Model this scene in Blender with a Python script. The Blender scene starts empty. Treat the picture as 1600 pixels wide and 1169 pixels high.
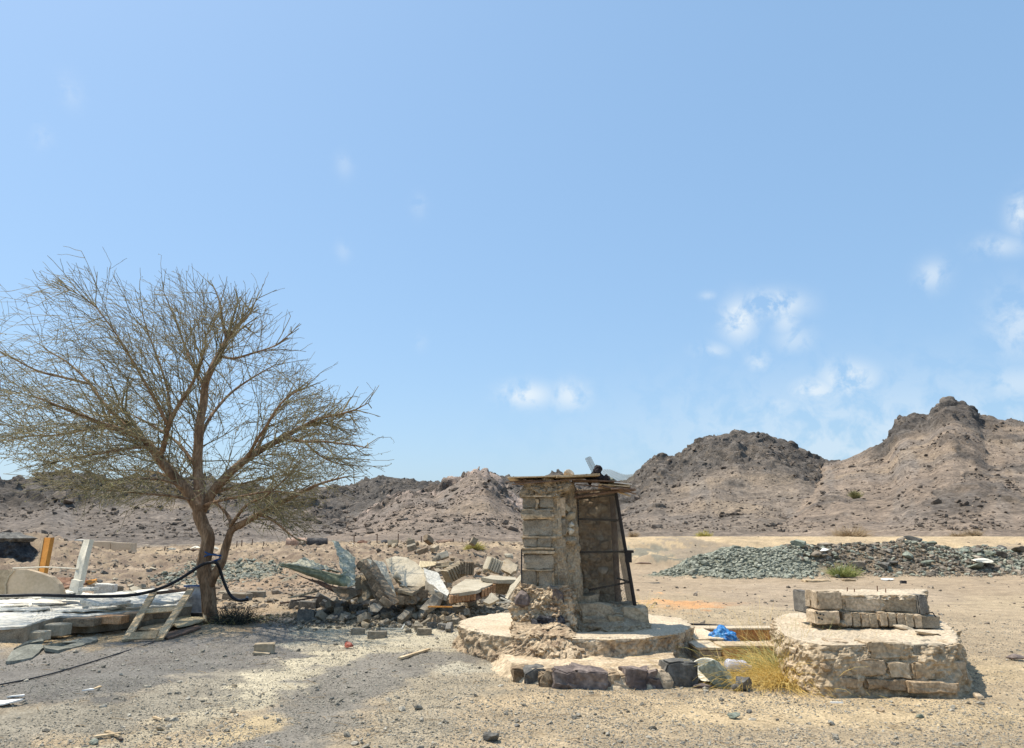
import bpy, bmesh, math, random
import numpy as np
from mathutils import Vector, Matrix, Euler

# ------------------------------------------------------------------ camera, sky, sun, exposure
SC = bpy.context.scene
COL = SC.collection
R = math.radians
FPX, PITCH, EYE = 1150.0, R(12.4), 1.6
cam_d = bpy.data.cameras.new('camera')
cam = bpy.data.objects.new('camera', cam_d); COL.objects.link(cam)
cam_d.sensor_fit = 'HORIZONTAL'; cam_d.sensor_width = 36.0
cam_d.lens = 36.0 * FPX / 1600.0
cam_d.clip_start = 0.1; cam_d.clip_end = 4000
cam.location = (0, 0, EYE); cam.rotation_euler = (math.pi/2 + PITCH, 0, 0)
SC.camera = cam

SUN_EL = R(67); SUN_AZ = (-0.93, 0.37)          # where the sun stands: left, a little behind the scene
w = bpy.data.worlds.new('World'); SC.world = w; w.use_nodes = True
nt = w.node_tree; nt.nodes.clear()
N = nt.nodes.new; L = nt.links.new
wo = N('ShaderNodeOutputWorld'); bg = N('ShaderNodeBackground'); sky = N('ShaderNodeTexSky')
sky.sky_type = 'NISHITA'; sky.sun_disc = False
sky.sun_elevation = SUN_EL
sky.sun_rotation = math.atan2(SUN_AZ[0], SUN_AZ[1])
sky.altitude = 300; sky.air_density = 1.2; sky.dust_density = 1.8; sky.ozone_density = 2.0
bg.inputs['Strength'].default_value = 0.135
# thin clouds: soft patches at their compass directions, broken up by noise
def pixdir(px, py):
    a = (px-800)/FPX; b = (584.5-py)/FPX
    d = Vector((a, math.cos(PITCH)-b*math.sin(PITCH), math.sin(PITCH)+b*math.cos(PITCH)))
    return d.normalized()
tc = N('ShaderNodeTexCoord')
def math_node(op, a=None, b=None):
    m = N('ShaderNodeMath'); m.operation = op
    for i, v in enumerate((a, b)):
        if v is None: continue
        if isinstance(v, (int, float)): m.inputs[i].default_value = v
        else: L(v, m.inputs[i])
    return m.outputs[0]
clouds = [(1155,500,22,28,1.0),(1150,488,12,12,1.0),(1208,476,38,17,1.0),(1228,500,16,22,.6),(1240,530,24,18,.45),(1186,563,16,15,.6),(1113,548,24,11,.5),(822,617,36,17,.95),(890,618,28,20,.8),
          (1275,610,32,17,.85),(1325,592,36,22,.95),(1220,633,22,12,.45),(1174,645,16,12,.5),(1457,430,16,18,.6),
          (1562,385,26,12,.5),(1597,332,14,22,.8),(1590,505,30,40,.55),(1590,600,40,20,.5),(1430,690,330,80,.50),(538,258,11,16,.22),(655,322,11,14,.22),(536,392,10,14,.2),(110,143,12,18,.2),(66,213,10,14,.2),(656,535,10,12,.15),(1106,462,10,6,.4),(1258,650,14,8,.35)]
noi = N('ShaderNodeTexNoise'); noi.inputs['Scale'].default_value = 30; noi.inputs['Detail'].default_value = 7; noi.inputs['Roughness'].default_value = .6
noi.inputs['Distortion'].default_value = .35
L(tc.outputs['Generated'], noi.inputs['Vector'])
total = None
for (cx, cy, sx, sy, amt) in clouds:
    d = pixdir(cx, cy); rt = Vector((1, 0, 0)); rt = (rt - d*rt.dot(d)).normalized(); up = rt.cross(d)
    sub = N('ShaderNodeVectorMath'); sub.operation = 'DOT_PRODUCT'; L(tc.outputs['Generated'], sub.inputs[0]); sub.inputs[1].default_value = rt * (FPX/sx/1.05)
    sb2 = N('ShaderNodeVectorMath'); sb2.operation = 'DOT_PRODUCT'; L(tc.outputs['Generated'], sb2.inputs[0]); sb2.inputs[1].default_value = up * (FPX/sy/1.05)
    q = math_node('ADD', math_node('POWER', math_node('ABSOLUTE', sub.outputs['Value']), 2.0), math_node('POWER', math_node('ABSOLUTE', sb2.outputs['Value']), 2.0))
    # front side only
    fr = N('ShaderNodeVectorMath'); fr.operation = 'DOT_PRODUCT'; L(tc.outputs['Generated'], fr.inputs[0]); fr.inputs[1].default_value = d
    g = math_node('MULTIPLY', math_node('EXPONENT', math_node('MULTIPLY', q, -1.0)), math_node('MULTIPLY', math_node('GREATER_THAN', fr.outputs['Value'], 0.0), amt))
    total = g if total is None else math_node('MAXIMUM', total, g)
nr = N('ShaderNodeMapRange'); nr.inputs['From Min'].default_value = .38; nr.inputs['From Max'].default_value = .54
L(noi.outputs['Fac'], nr.inputs['Value'])
mask = math_node('MULTIPLY', math_node('MULTIPLY', total, nr.outputs[0]), 0.95)
mx = N('ShaderNodeMix'); mx.data_type = 'RGBA'
sm = N('ShaderNodeMix'); sm.data_type = 'RGBA'; sm.inputs['Factor'].default_value = .5; L(sky.outputs['Color'], sm.inputs['A']); sm.inputs['B'].default_value = (1.8, 3.3, 5.15, 1)
L(mask, mx.inputs['Factor']); L(sm.outputs['Result'], mx.inputs['A']); mx.inputs['B'].default_value = (4.7, 5.2, 5.6, 1)
L(mx.outputs['Result'], bg.inputs['Color']); L(bg.outputs[0], wo.inputs['Surface'])

sd = bpy.data.lights.new('sun', 'SUN'); sd.energy = 4.3; sd.angle = R(0.55); sd.color = (1.0, .925, .80)
sun = bpy.data.objects.new('sun', sd); COL.objects.link(sun)
sv = Vector((SUN_AZ[0]*math.cos(SUN_EL), SUN_AZ[1]*math.cos(SUN_EL), math.sin(SUN_EL)))
sun.rotation_euler = sv.to_track_quat('Z', 'Y').to_euler(); sun.location = sv*50
SC.view_settings.view_transform = 'Standard'; SC.view_settings.look = 'None'
SC.view_settings.gamma = 1; SC.view_settings.use_curve_mapping = False; SC.view_settings.exposure = 0.38

# ------------------------------------------------------------------ noise
_rs = np.random.RandomState(7)
_perm = _rs.permutation(512).astype(np.int64); _perm = np.concatenate([_perm, _perm, _perm])
_grad = _rs.normal(size=(512, 3)); _grad /= np.linalg.norm(_grad, axis=1)[:, None]
def perlin(x, y, z=None):
    x = np.asarray(x, float); y = np.asarray(y, float)
    z = np.zeros_like(x) + (0.37 if z is None else z)
    xi = np.floor(x).astype(np.int64); yi = np.floor(y).astype(np.int64); zi = np.floor(z).astype(np.int64)
    xf = x-xi; yf = y-yi; zf = z-zi
    u = xf*xf*xf*(xf*(xf*6-15)+10); v = yf*yf*yf*(yf*(yf*6-15)+10); t = zf*zf*zf*(zf*(zf*6-15)+10)
    def gd(i, j, k):
        h = _perm[_perm[_perm[(xi+i) & 511] + ((yi+j) & 511)] + ((zi+k) & 511)] & 511
        g = _grad[h]
        return g[..., 0]*(xf-i) + g[..., 1]*(yf-j) + g[..., 2]*(zf-k)
    a = gd(0,0,0)*(1-u)+gd(1,0,0)*u; b = gd(0,1,0)*(1-u)+gd(1,1,0)*u
    c = gd(0,0,1)*(1-u)+gd(1,0,1)*u; d = gd(0,1,1)*(1-u)+gd(1,1,1)*u
    return ((a*(1-v)+b*v)*(1-t) + (c*(1-v)+d*v)*t) * 1.5
def perlin2(x, y):
    x = np.asarray(x, np.float32); y = np.asarray(y, np.float32)
    xi = np.floor(x); yi = np.floor(y); xf = x-xi; yf = y-yi; xi = xi.astype(np.int32) & 511; yi = yi.astype(np.int32) & 511
    u = xf*xf*xf*(xf*(xf*6-15)+10); v = yf*yf*yf*(yf*(yf*6-15)+10)
    p0 = _perm[xi]; p1 = _perm[xi+1]
    def gd(h, dx, dy): return _g2x[h]*dx + _g2y[h]*dy
    a = gd(_perm[p0+yi], xf, yf); b = gd(_perm[p1+yi], xf-1, yf); c = gd(_perm[p0+yi+1], xf, yf-1); d = gd(_perm[p1+yi+1], xf-1, yf-1)
    a = a+(b-a)*u; c = c+(d-c)*u
    return (a+(c-a)*v)*1.35
_ga = _rs.rand(1536)*6.2832; _g2x = np.cos(_ga).astype(np.float32); _g2y = np.sin(_ga).astype(np.float32)
def fbm(x, y, z=None, o=4, gain=.5, lac=2.03):
    if z is None:
        s = 0; a = 1; f = 1
        for k in range(o):
            s = s + a*perlin2(x*f+k*17.1, y*f-k*9.3); a *= gain; f *= lac
        return s
    s = 0; a = 1; f = 1; z0 = z
    for k in range(o):
        s = s + a*perlin(x*f+k*17.1, y*f-k*9.3, z0*f+k*5.7); a *= gain; f *= lac
    return s
def ridged(x, y, z=None, o=4):
    s = 0; a = 1; f = 1
    for k in range(o):
        s = s + a*(1-2*np.abs(perlin2(x*f+k*11.1, y*f-k*7.3))); a *= .5; f *= 2.1
    return s*.5
def sstep(a, b, x):
    t = np.clip((x-a)/(b-a), 0, 1); return t*t*(3-2*t)

# ------------------------------------------------------------------ lie of the land
def plateau(x):
    return .55 + .42*sstep(-17, -9, x) + .55*sstep(0, 7, x)
# the piles of spoil and the dips: (x, y, half-width x, half-width y, height)
BUMPS = []
def land(x, y):
    x = np.asarray(x, float); y = np.asarray(y, float)
    r = np.hypot(x, y)
    pl = plateau(x * 36/np.maximum(np.hypot(x, y), 30))
    toe = 21 + 15*sstep(-3, 5, x); crest = 35 + 9*sstep(-3, 5, x)
    n1 = fbm(x/7, y/7, o=3)
    s = sstep(0, 1, (y + 1.8*n1 - toe)/(crest-toe))
    h = pl*s
    rough = np.clip((y-16)/14, 0, 1)
    h = h + .03*fbm(x/2.2, y/2.2, o=2) + .012*fbm(x/.35, y/.35, o=3) + .006*fbm(x/.09, y/.09, o=2)*(r < 22)
    lf = 1-sstep(-2, 4, x)
    h = h + rough*lf*(1-sstep(60, 90, y))*(.26*np.abs(fbm(x/1.5, y/1.5, o=4)) + .13*np.abs(fbm(x/.5, y/.5, o=3)))
    h = h + rough*(1-lf)*.05*fbm(x/1.4, y/1.4, o=4)
    for (bx, by, sx, sy, hh) in BUMPS:
        q = ((x-bx)/sx)**2 + ((y-by)/sy)**2
        h = h + hh*np.exp(-q*1.4)*(1+.12*fbm(x/1.1, y/1.1, o=3))
    return h

# skylines: each hill as (image column, row) of its ridge line, ridge distance, foot distance, share of it that is bare crag
HILLS = [
 ([(-900,770),(-300,745),(0,750),(60,747),(100,749),(180,757),(200,752),(240,741),(300,745),(340,757),(450,776),(520,800),(700,850)], 165, 88, .52, 1.25, 0),
 ([(300,800),(440,776),(500,766),(560,758),(590,749),(640,751),(700,759),(760,746),(790,749),(830,760),(860,744),(900,750),(1000,770),(1100,790),(1300,850)], 255, 110, .45, 1.2, 1),
 ([(430,850),(500,836),(560,812),(620,786),(680,763),(705,747),(735,741),(765,748),(785,768),(810,790),(850,812),(900,830),(1000,850)], 140, 72, .8, 1.1, 2),
 ([(860,830),(900,800),(940,772),(985,750),(1008,726),(1018,716),(1035,713),(1050,717),(1085,696),(1112,684),(1130,685),(1150,677),(1165,682),(1192,682),(1215,692),(1235,700),(1260,712),(1290,722),(1320,728),(1380,745),(1500,790),(1640,830)], 225, 100, .52, 1.25, 3),
 ([(1050,840),(1150,800),(1230,752),(1290,724),(1330,712),(1385,691),(1403,664),(1415,657),(1448,655),(1462,641),(1474,630),(1490,628),(1514,637),(1534,655),(1560,658),(1600,663),(1720,640),(2000,690),(2600,760)], 215, 92, .84, 1.15, 4),
]
def _prep(pts):
    A = []; E = []
    for px, py in pts:
        d = pixdir(px, py); A.append(math.atan2(d.x, d.y)); E.append(d.z/math.hypot(d.x, d.y))
    return np.array(A), np.array(E)
_H = [(_prep(p), Rr, b, c, pw, k) for p, Rr, b, c, pw, k in HILLS]
def hills(x, y, full=False):
    """height of the ground beyond the plain, and how craggy it is"""
    x = np.asarray(x, float); y = np.asarray(y, float)
    az = np.arctan2(x, y); r = np.hypot(x, y)
    base = land(x, y)
    h = base.copy(); crag = np.zeros_like(h); win = np.full(h.shape, -1)
    tt = np.zeros_like(h)
    for (A, E), Rr, b, cr, pw, k in _H:
        wob = fbm(x/38+k*9, y/38, o=3)
        e = np.interp(az, A, E, left=E[0], right=E[-1])
        away = np.maximum(np.abs(az)-R(62), 0); e = e*np.exp(-(away*2.2)**2)
        pz = plateau(x*36/np.maximum(r, 30))
        bb = b + 10*wob
        t = (r-bb)/(Rr-bb)
        top = np.maximum(EYE + Rr*e, pz-3)
        s = np.where(t < 1, np.clip(t, 0, 1)**pw, 1-np.clip((t-1)*.9, 0, 1)**1.3)
        hh = pz + (top-pz)*s
        cm = sstep(cr-.1, cr+.08, t + .16*wob + .1*fbm(x/11, y/11+k*5, o=3)) * (e > .02)
        if k == 4:
            px_ = 800+FPX*np.tan(az)*1.0; cm = cm*np.maximum(sstep(1335, 1385, px_+14*wob)*(1-sstep(1535, 1610, px_+20*wob)), 0)
        cut = hh > h
        h = np.where(cut, hh, h); crag = np.where(cut, cm*np.ones_like(h), crag); win = np.where(cut, k, win); tt = np.where(cut, np.clip(t, 0, 1), tt)
    on = np.clip((h-base)/4, 0, 1)
    gull = fbm(az*16, r/60, o=3)
    h = h + on*(1.1*gull + .30*fbm(x/9, y/9, o=4) + .13*fbm(x/2.6, y/2.6, o=3) )
    rg = ridged(x/9+3, y/9, h/9, o=4)
    # extra crags low on the slopes
    low = sstep(.26, .36, fbm(x/15+31, y/15-7, o=4))*on*.55
    crag = np.maximum(crag, low)
    h = h + crag*on*((2.6*(rg-.35) + 1.4*np.abs(fbm(x/4.2+3*gull, y/4.2, o=3)) - .4)*(.3+.7*sstep(.2, .7, tt)) + 1.1*np.maximum(fbm(x/7+9, y/7, o=2), 0))
    if full: return h, crag, win, tt, on
    return h
def pix(px, py, z=None):
    """where the sight line through an image point meets the ground (or the level z)"""
    d = pixdir(px, py)
    zz = 0.0 if z is None else z
    for _ in range(5 if z is None else 1):
        t = (zz-EYE)/d.z; x, y = d.x*t, d.y*t
        if z is None: zz = float(land(x, y))
    return Vector((x, y, float(land(x, y)) if z is None else z))
def at(px, py, Y):
    d = pixdir(px, py); t = Y/d.y
    return Vector((d.x*t, Y, EYE + d.z*t))
def scale_at(Y): return Y/math.cos(PITCH)/FPX   # metres per image unit, roughly

# ------------------------------------------------------------------ objects
def mesh_np(name, V, F):
    """fast mesh from numpy: V (n,3), F (m,3) or (m,4)"""
    me = bpy.data.meshes.new(name); V = np.asarray(V, np.float32); F = np.asarray(F, np.int32)
    me.vertices.add(len(V)); me.vertices.foreach_set('co', V.ravel())
    k = F.shape[1]
    me.loops.add(F.size); me.loops.foreach_set('vertex_index', F.ravel())
    me.polygons.add(len(F)); me.polygons.foreach_set('loop_start', np.arange(0, F.size, k, dtype=np.int32))
    me.update(calc_edges=True); me.validate()
    return me
def tag(o, label=None, cat=None, group=None, kind=None):
    if label: o['label'] = label
    if cat: o['category'] = cat
    if group: o['group'] = group
    if kind: o['kind'] = kind
    return o
def thing(name, label, cat, loc, group=None):
    o = bpy.data.objects.new(name, None); COL.objects.link(o); o.location = loc; o.empty_display_size = .1
    return tag(o, label, cat, group)
def root_loc(p):
    v = Vector((0, 0, 0))
    while p is not None: v += p.location; p = p.parent
    return v
def obj(name, geo, mat, parent=None, smooth=False):
    """geo = (verts in world metres, faces) or a ready mesh; linked as one object"""
    if isinstance(geo, bpy.types.Mesh): me = geo
    else:
        V, F = geo; off = root_loc(parent)
        if isinstance(V, np.ndarray): me = mesh_np(name, V - np.array(off), F)
        else:
            me = bpy.data.meshes.new(name); me.from_pydata([Vector(v)-off for v in V], [], F); me.update()
    if mat is not None and not me.materials: me.materials.append(mat)
    if smooth: me.polygons.foreach_set('use_smooth', [True]*len(me.polygons))
    o = bpy.data.objects.new(name, me); COL.objects.link(o); o.parent = parent
    return o
def single(name, label, cat, geo, mat, group=None, smooth=False, origin=None):
    """a thing that is one mesh; its origin sits at its base"""
    V, F = geo; V = np.array([tuple(v) for v in V], float)
    c = Vector(((V[:, 0].min()+V[:, 0].max())/2, (V[:, 1].min()+V[:, 1].max())/2, V[:, 2].min())) if origin is None else Vector(origin)
    V = V - np.array(c)
    me = bpy.data.meshes.new(name); me.from_pydata([tuple(v) for v in V], [], [tuple(int(i) for i in f) for f in F]); me.update()
    me.materials.append(mat)
    if smooth: me.polygons.foreach_set('use_smooth', [True]*len(me.polygons))
    o = bpy.data.objects.new(name, me); COL.objects.link(o); o.location = c
    return tag(o, label, cat, group)

# ------------------------------------------------------------------ shapes
def merge(*gs):
    V = []; F = []
    for v, f in gs:
        n = len(V); V += [tuple(p) for p in v]; F += [tuple(i+n for i in q) for q in f]
    return V, F
def xf(geo, loc=(0,0,0), rot=(0,0,0), sc=(1,1,1)):
    M = Matrix.LocRotScale(Vector(loc), Euler(rot), Vector(sc)); V, F = geo
    return [M @ Vector(v) for v in V], F
def box(sx, sy, sz, base=True):
    x, y = sx/2, sy/2; z0, z1 = (0, sz) if base else (-sz/2, sz/2)
    V = [(-x,-y,z0),(x,-y,z0),(x,y,z0),(-x,y,z0),(-x,-y,z1),(x,-y,z1),(x,y,z1),(-x,y,z1)]
    return V, [(0,3,2,1),(4,5,6,7),(0,1,5,4),(1,2,6,5),(2,3,7,6),(3,0,4,7)]
def cube_grid(n):
    """surface of a unit cube centred at 0 cut n x n per side, shared corners"""
    idx = {}; V = []; F = []
    def vid(p):
        k = tuple(round(c*n) for c in p)
        if k not in idx: idx[k] = len(V); V.append([c-.5 for c in p])
        return idx[k]
    for ax in range(3):
        for side in (0, 1):
            for i in range(n):
                for j in range(n):
                    q = []
                    for a, b in ((i, j), (i+1, j), (i+1, j+1), (i, j+1)):
                        p = [0, 0, 0]; p[ax] = side; p[(ax+1) % 3] = a/n; p[(ax+2) % 3] = b/n; q.append(vid(p))
                    F.append(tuple(q if side else q[::-1]))
    return np.array(V), F
_cg = {}
def rough_block(sx, sy, sz, seed=0, n=4, amp=.012, chip=.03, fq=.07):
    """a masonry block: slightly rounded, worn, with knocked-off corners; centred at 0"""
    if n not in _cg: _cg[n] = cube_grid(n)
    V0, F = _cg[n]; rs = np.random.RandomState(seed)
    if n >= 4:   # pull the outer rings towards the edge for crisp edges
        g = np.sign(V0)*(.5-np.where(np.abs(V0) > .49, 0, np.where(np.abs(V0) > .2, .07, .5-np.abs(V0)))); V0 = g
    V = V0*np.array([sx, sy, sz]); o = seed*3.17
    e = (np.abs(V0) > .49).sum(1)
    inw = -V/np.maximum(np.linalg.norm(V, axis=1), 1e-6)[:, None]
    c = np.abs(fbm(V[:,0]/.12+o, V[:,1]/.12, V[:,2]/.12+o, o=2))
    V = V + inw*((e >= 2)*(.006 + chip*c) + (e >= 3)*chip*rs.rand(len(V)))[:, None]
    for k in range(3):
        V[:, k] += amp*fbm(V[:,0]/fq+o+k*7, V[:,1]/fq, V[:,2]/fq, o=2)
    return [tuple(v) for v in V], F
_ico = {}
def _icos(s):
    if s not in _ico:
        bm = bmesh.new(); bmesh.ops.create_icosphere(bm, subdivisions=s, radius=.5)
        _ico[s] = (np.array([v.co[:] for v in bm.verts]), [tuple(v.index for v in f.verts) for f in bm.faces]); bm.free()
    return _ico[s]
def rock(sx, sy, sz, seed=0, s=2, cuts=7, rough=.12):
    """a broken stone: flat fracture faces and a rough skin; centred at 0"""
    V, F = _icos(s); V = V.copy(); rs = np.random.RandomState(seed+11); cuts = int(cuts*1.6) if cuts > 5 else cuts
    for _ in range(cuts):
        n = rs.normal(size=3); n /= np.linalg.norm(n); d = .20+.19*rs.rand()
        q = V@n; V -= np.outer(np.maximum(q-d, 0), n)
    o = seed*1.7
    f = fbm(V[:,0]*2.2+o, V[:,1]*2.2, V[:,2]*2.2, o=3)
    V = V*(1+rough*f+(rough*.35*fbm(V[:,0]*9+o, V[:,1]*9, V[:,2]*9, o=2) if s > 2 else 0))[:, None]
    V /= (V.max(0)-V.min(0)); V -= (V.max(0)+V.min(0))/2
    return [tuple(v) for v in V*np.array([sx, sy, sz])], F
def tube(pts, rad, sides=8, cap=True):
    pts = [Vector(p) for p in pts]; n = len(pts)
    if not hasattr(rad, '__len__'): rad = [rad]*n
    V = []; F = []; up = None
    for i, p in enumerate(pts):
        d = (pts[min(i+1, n-1)]-pts[max(i-1, 0)]).normalized()
        if up is None: up = d.orthogonal().normalized()
        up = (up - d*up.dot(d)); up = up.normalized() if up.length > 1e-5 else d.orthogonal().normalized()
        s = d.cross(up)
        for k in range(sides):
            a = 2*math.pi*k/sides; V.append(p + (up*math.cos(a)+s*math.sin(a))*rad[i])
    for i in range(n-1):
        for k in range(sides):
            a = i*sides+k; b = i*sides+(k+1) % sides; F.append((a, b, b+sides, a+sides))
    if cap: F += [tuple(range(sides))[::-1], tuple(range((n-1)*sides, n*sides))]
    return V, F
def smooth_path(pts, k=6):
    """Catmull-Rom through the points"""
    P = [Vector(p) for p in pts]; P = [P[0]*2-P[1]] + P + [P[-1]*2-P[-2]]; out = []
    for i in range(1, len(P)-2):
        for j in range(k):
            t = j/k; a, b, c, d = P[i-1:i+3]
            out.append(.5*((2*b)+(c-a)*t+(2*a-5*b+4*c-d)*t*t+(3*b-a-3*c+d)*t**3))
    return out+[P[-2]]
def loft(rings, nper=80, nv=10, ncap=6, amp=.03, seed=0, freq=4, topamp=None, blend=.75, hf=.3):
    """solid through stacked outlines [(z, [(x,y)..])], its skin displaced by noise; the last ring is capped"""
    RR = []
    for z, poly in rings:
        P = np.array(poly, float); P = np.vstack([P, P[:1]]); d = np.r_[0, np.cumsum(np.linalg.norm(np.diff(P, axis=0), axis=1))]
        t = np.linspace(0, d[-1], nper+1)[:-1]
        RR.append(np.c_[np.interp(t, d, P[:,0]), np.interp(t, d, P[:,1]), np.full(nper, z)])
    rows = []
    for i in range(len(RR)-1):
        for j in range(nv): rows.append(RR[i]*(1-j/nv)+RR[i+1]*(j/nv))
    rows.append(RR[-1]); c = RR[-1].mean(0); nside = len(rows)
    for j in range(1, ncap): rows.append(RR[-1]*(1-j/ncap)+c*(j/ncap))
    V = np.vstack(rows+[c[None]]); n = len(rows)
    o = seed*2.3; cen = np.array([V[:,0].mean(), V[:,1].mean()])
    out = np.c_[V[:, :2]-cen, np.zeros(len(V))]; out /= np.maximum(np.linalg.norm(out, axis=1), 1e-6)[:, None]
    side = np.zeros(len(V)); side[:nside*nper] = 1
    tp = np.zeros(len(V)); tp[(nside-1)*nper:] = 1
    f1 = fbm(V[:,0]*freq+o, V[:,1]*freq, V[:,2]*freq, o=3); f2 = fbm(V[:,0]*freq*4+o, V[:,1]*freq*4, V[:,2]*freq*4, o=3)
    V = V + out*(side*(amp*f1+amp*hf*f2))[:, None]
    ta = amp*.5 if topamp is None else topamp
    V[:,2] += tp*ta*(f1+.5*f2)
    F = []
    for i in range(n-1):
        for k in range(nper):
            a = i*nper+k; b = i*nper+(k+1) % nper; F.append((a, b, b+nper, a+nper))
    m = len(V)-1
    for k in range(nper):
        a = (n-1)*nper+k; b = (n-1)*nper+(k+1) % nper; F.append((a, b, m, m))
    F = [f if f[2] != f[3] else f[:3] for f in F]
    return [tuple(v) for v in V], F
def slab(pts, ext, seed=0, jag=.0, step=.12):
    """a plate: outline of 3-D corner points carried along ext; broken edges get jagged"""
    pts = [Vector(p) for p in pts]; ext = Vector(ext); rnd = random.Random(seed); O = []
    for i, p in enumerate(pts):
        q = pts[(i+1) % len(pts)]; O.append(p); n = int((q-p).length/step) if jag > 0 else 0
        for k in range(1, n): O.append(p.lerp(q, k/n) + Vector((rnd.uniform(-1, 1), rnd.uniform(-1, 1)*.3, rnd.uniform(-1, 1)))*jag)
    n = len(O); c = sum(O, Vector())/n
    V = [tuple(p) for p in O]+[tuple(p+ext+Vector((rnd.uniform(-1,1),0,rnd.uniform(-1,1)))*jag*.5) for p in O]+[tuple(c), tuple(c+ext)]
    F = [(i, (i+1) % n, n+(i+1) % n, n+i) for i in range(n)]
    F += [((i+1) % n, i, 2*n) for i in range(n)] + [(n+i, n+(i+1) % n, 2*n+1) for i in range(n)]
    return V, F
def board(p, q, wdt, thk, up=(0,0,1), taper=1.0):
    """a plank from p to q; wide across, thin along up"""
    p, q = Vector(p), Vector(q); d = (q-p); ln = d.length; d.normalize(); u = Vector(up); u = (u-d*u.dot(d)).normalized(); s = d.cross(u)
    V = []
    for e, k in ((p, 1), (q, taper)):
        for a, b in ((-1,-1),(1,-1),(1,1),(-1,1)): V.append(e + s*a*wdt/2*k + u*b*thk/2)
    return V, [(0,1,2,3),(7,6,5,4),(0,4,5,1),(1,5,6,2),(2,6,7,3),(3,7,4,0)]

# ------------------------------------------------------------------ materials
def material(name, cols, scale=6, rough=.9, bump=.3, bscale=30, rand=.12, metallic=0, stretch=(1,1,1), detail=6, grain=.35, attr=None, world=False, bdist=.01, spec=.25, dirt=None):
    m = bpy.data.materials.new(name); m.use_nodes = True; t = m.node_tree; t.nodes.clear(); N = t.nodes.new; L = t.links.new
    out = N('ShaderNodeOutputMaterial'); bs = N('ShaderNodeBsdfPrincipled'); L(bs.outputs[0], out.inputs[0])
    bs.inputs['Roughness'].default_value = rough; bs.inputs['Metallic'].default_value = metallic; bs.inputs['Specular IOR Level'].default_value = spec
    tc = N('ShaderNodeTexCoord'); mp = N('ShaderNodeMapping'); mp.inputs['Scale'].default_value = stretch
    if world:
        ge = N('ShaderNodeNewGeometry'); L(ge.outputs['Position'], mp.inputs['Vector'])
    else: L(tc.outputs['Object'], mp.inputs['Vector'])
    oi = N('ShaderNodeObjectInfo')
    add = N('ShaderNodeVectorMath'); add.operation = 'ADD'; L(mp.outputs[0], add.inputs[0])
    if not world:
        cm = N('ShaderNodeCombineXYZ'); mm = N('ShaderNodeMath'); mm.operation = 'MULTIPLY'; mm.inputs[1].default_value = 37; L(oi.outputs['Random'], mm.inputs[0]); L(mm.outputs[0], cm.inputs[0]); L(mm.outputs[0], cm.inputs[2])
        L(cm.outputs[0], add.inputs[1])
    n1 = N('ShaderNodeTexNoise'); n1.inputs['Scale'].default_value = scale; n1.inputs['Detail'].default_value = detail; n1.inputs['Roughness'].default_value = .6; L(add.outputs[0], n1.inputs['Vector'])
    if attr:
        at_ = N('ShaderNodeAttribute'); at_.attribute_name = attr; base = at_.outputs['Color']
    else:
        cr = N('ShaderNodeValToRGB'); L(n1.outputs['Fac'], cr.inputs[0]); n = len(cols)
        el = cr.color_ramp.elements
        el[0].position = .32; el[0].color = (*cols[0], 1); el[1].position = .68; el[1].color = (*cols[-1], 1)
        for i in range(1, n-1):
            e = el.new(.32+.36*i/(n-1)); e.color = (*cols[i], 1)
        base = cr.outputs[0]
    n2 = N('ShaderNodeTexNoise'); n2.inputs['Scale'].default_value = bscale*1.7; n2.inputs['Detail'].default_value = 5; L(add.outputs[0], n2.inputs['Vector'])
    mr = N('ShaderNodeMapRange'); mr.inputs['From Min'].default_value = .3; mr.inputs['From Max'].default_value = .7; mr.inputs['To Min'].default_value = 1-grain; mr.inputs['To Max'].default_value = 1+grain
    L(n2.outputs['Fac'], mr.inputs['Value'])
    r2 = N('ShaderNodeMapRange'); r2.inputs['To Min'].default_value = 1-rand; r2.inputs['To Max'].default_value = 1+rand; L(oi.outputs['Random'], r2.inputs['Value'])
    mu = N('ShaderNodeMath'); mu.operation = 'MULTIPLY'; L(mr.outputs[0], mu.inputs[0]); L(r2.outputs[0], mu.inputs[1])
    vm = N('ShaderNodeVectorMath'); vm.operation = 'SCALE'; L(base, vm.inputs[0]); L(mu.outputs[0], vm.inputs['Scale'])
    final = vm.outputs[0]
    if dirt:
        n4 = N('ShaderNodeTexNoise'); n4.inputs['Scale'].default_value = dirt[1]; n4.inputs['Detail'].default_value = 8; n4.inputs['Roughness'].default_value = .7; L(add.outputs[0], n4.inputs['Vector'])
        m4 = N('ShaderNodeMapRange'); m4.inputs['From Min'].default_value = dirt[2]; m4.inputs['From Max'].default_value = dirt[2]+.1; L(n4.outputs['Fac'], m4.inputs['Value'])
        mix = N('ShaderNodeMix'); mix.data_type = 'RGBA'; L(m4.outputs[0], mix.inputs['Factor']); L(final, mix.inputs['A']); mix.inputs['B'].default_value = (*dirt[0], 1); final = mix.outputs['Result']
    L(final, bs.inputs['Base Color'])
    n3 = N('ShaderNodeTexNoise'); n3.inputs['Scale'].default_value = bscale; n3.inputs['Detail'].default_value = 8; n3.inputs['Roughness'].default_value = .7; L(add.outputs[0], n3.inputs['Vector'])
    bp = N('ShaderNodeBump'); bp.inputs['Strength'].default_value = bump; bp.inputs['Distance'].default_value = bdist; L(n3.outputs['Fac'], bp.inputs['Height']); L(bp.outputs[0], bs.inputs['Normal'])
    return m
M = {}
def mk(k, *a, **kw): M[k] = material(k, *a, **kw)
mk('ground', None, attr='tint', world=True, bscale=26, bump=1.0, bdist=.03, grain=.42, rand=0)
mk('hill', None, attr='tint', world=True, bscale=1.3, bump=1.0, bdist=.6, grain=.36, rand=0)
mk('block', [(.17,.14,.10),(.27,.23,.17),(.37,.315,.235)], 5, bump=.5, bscale=45, bdist=.008)
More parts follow.
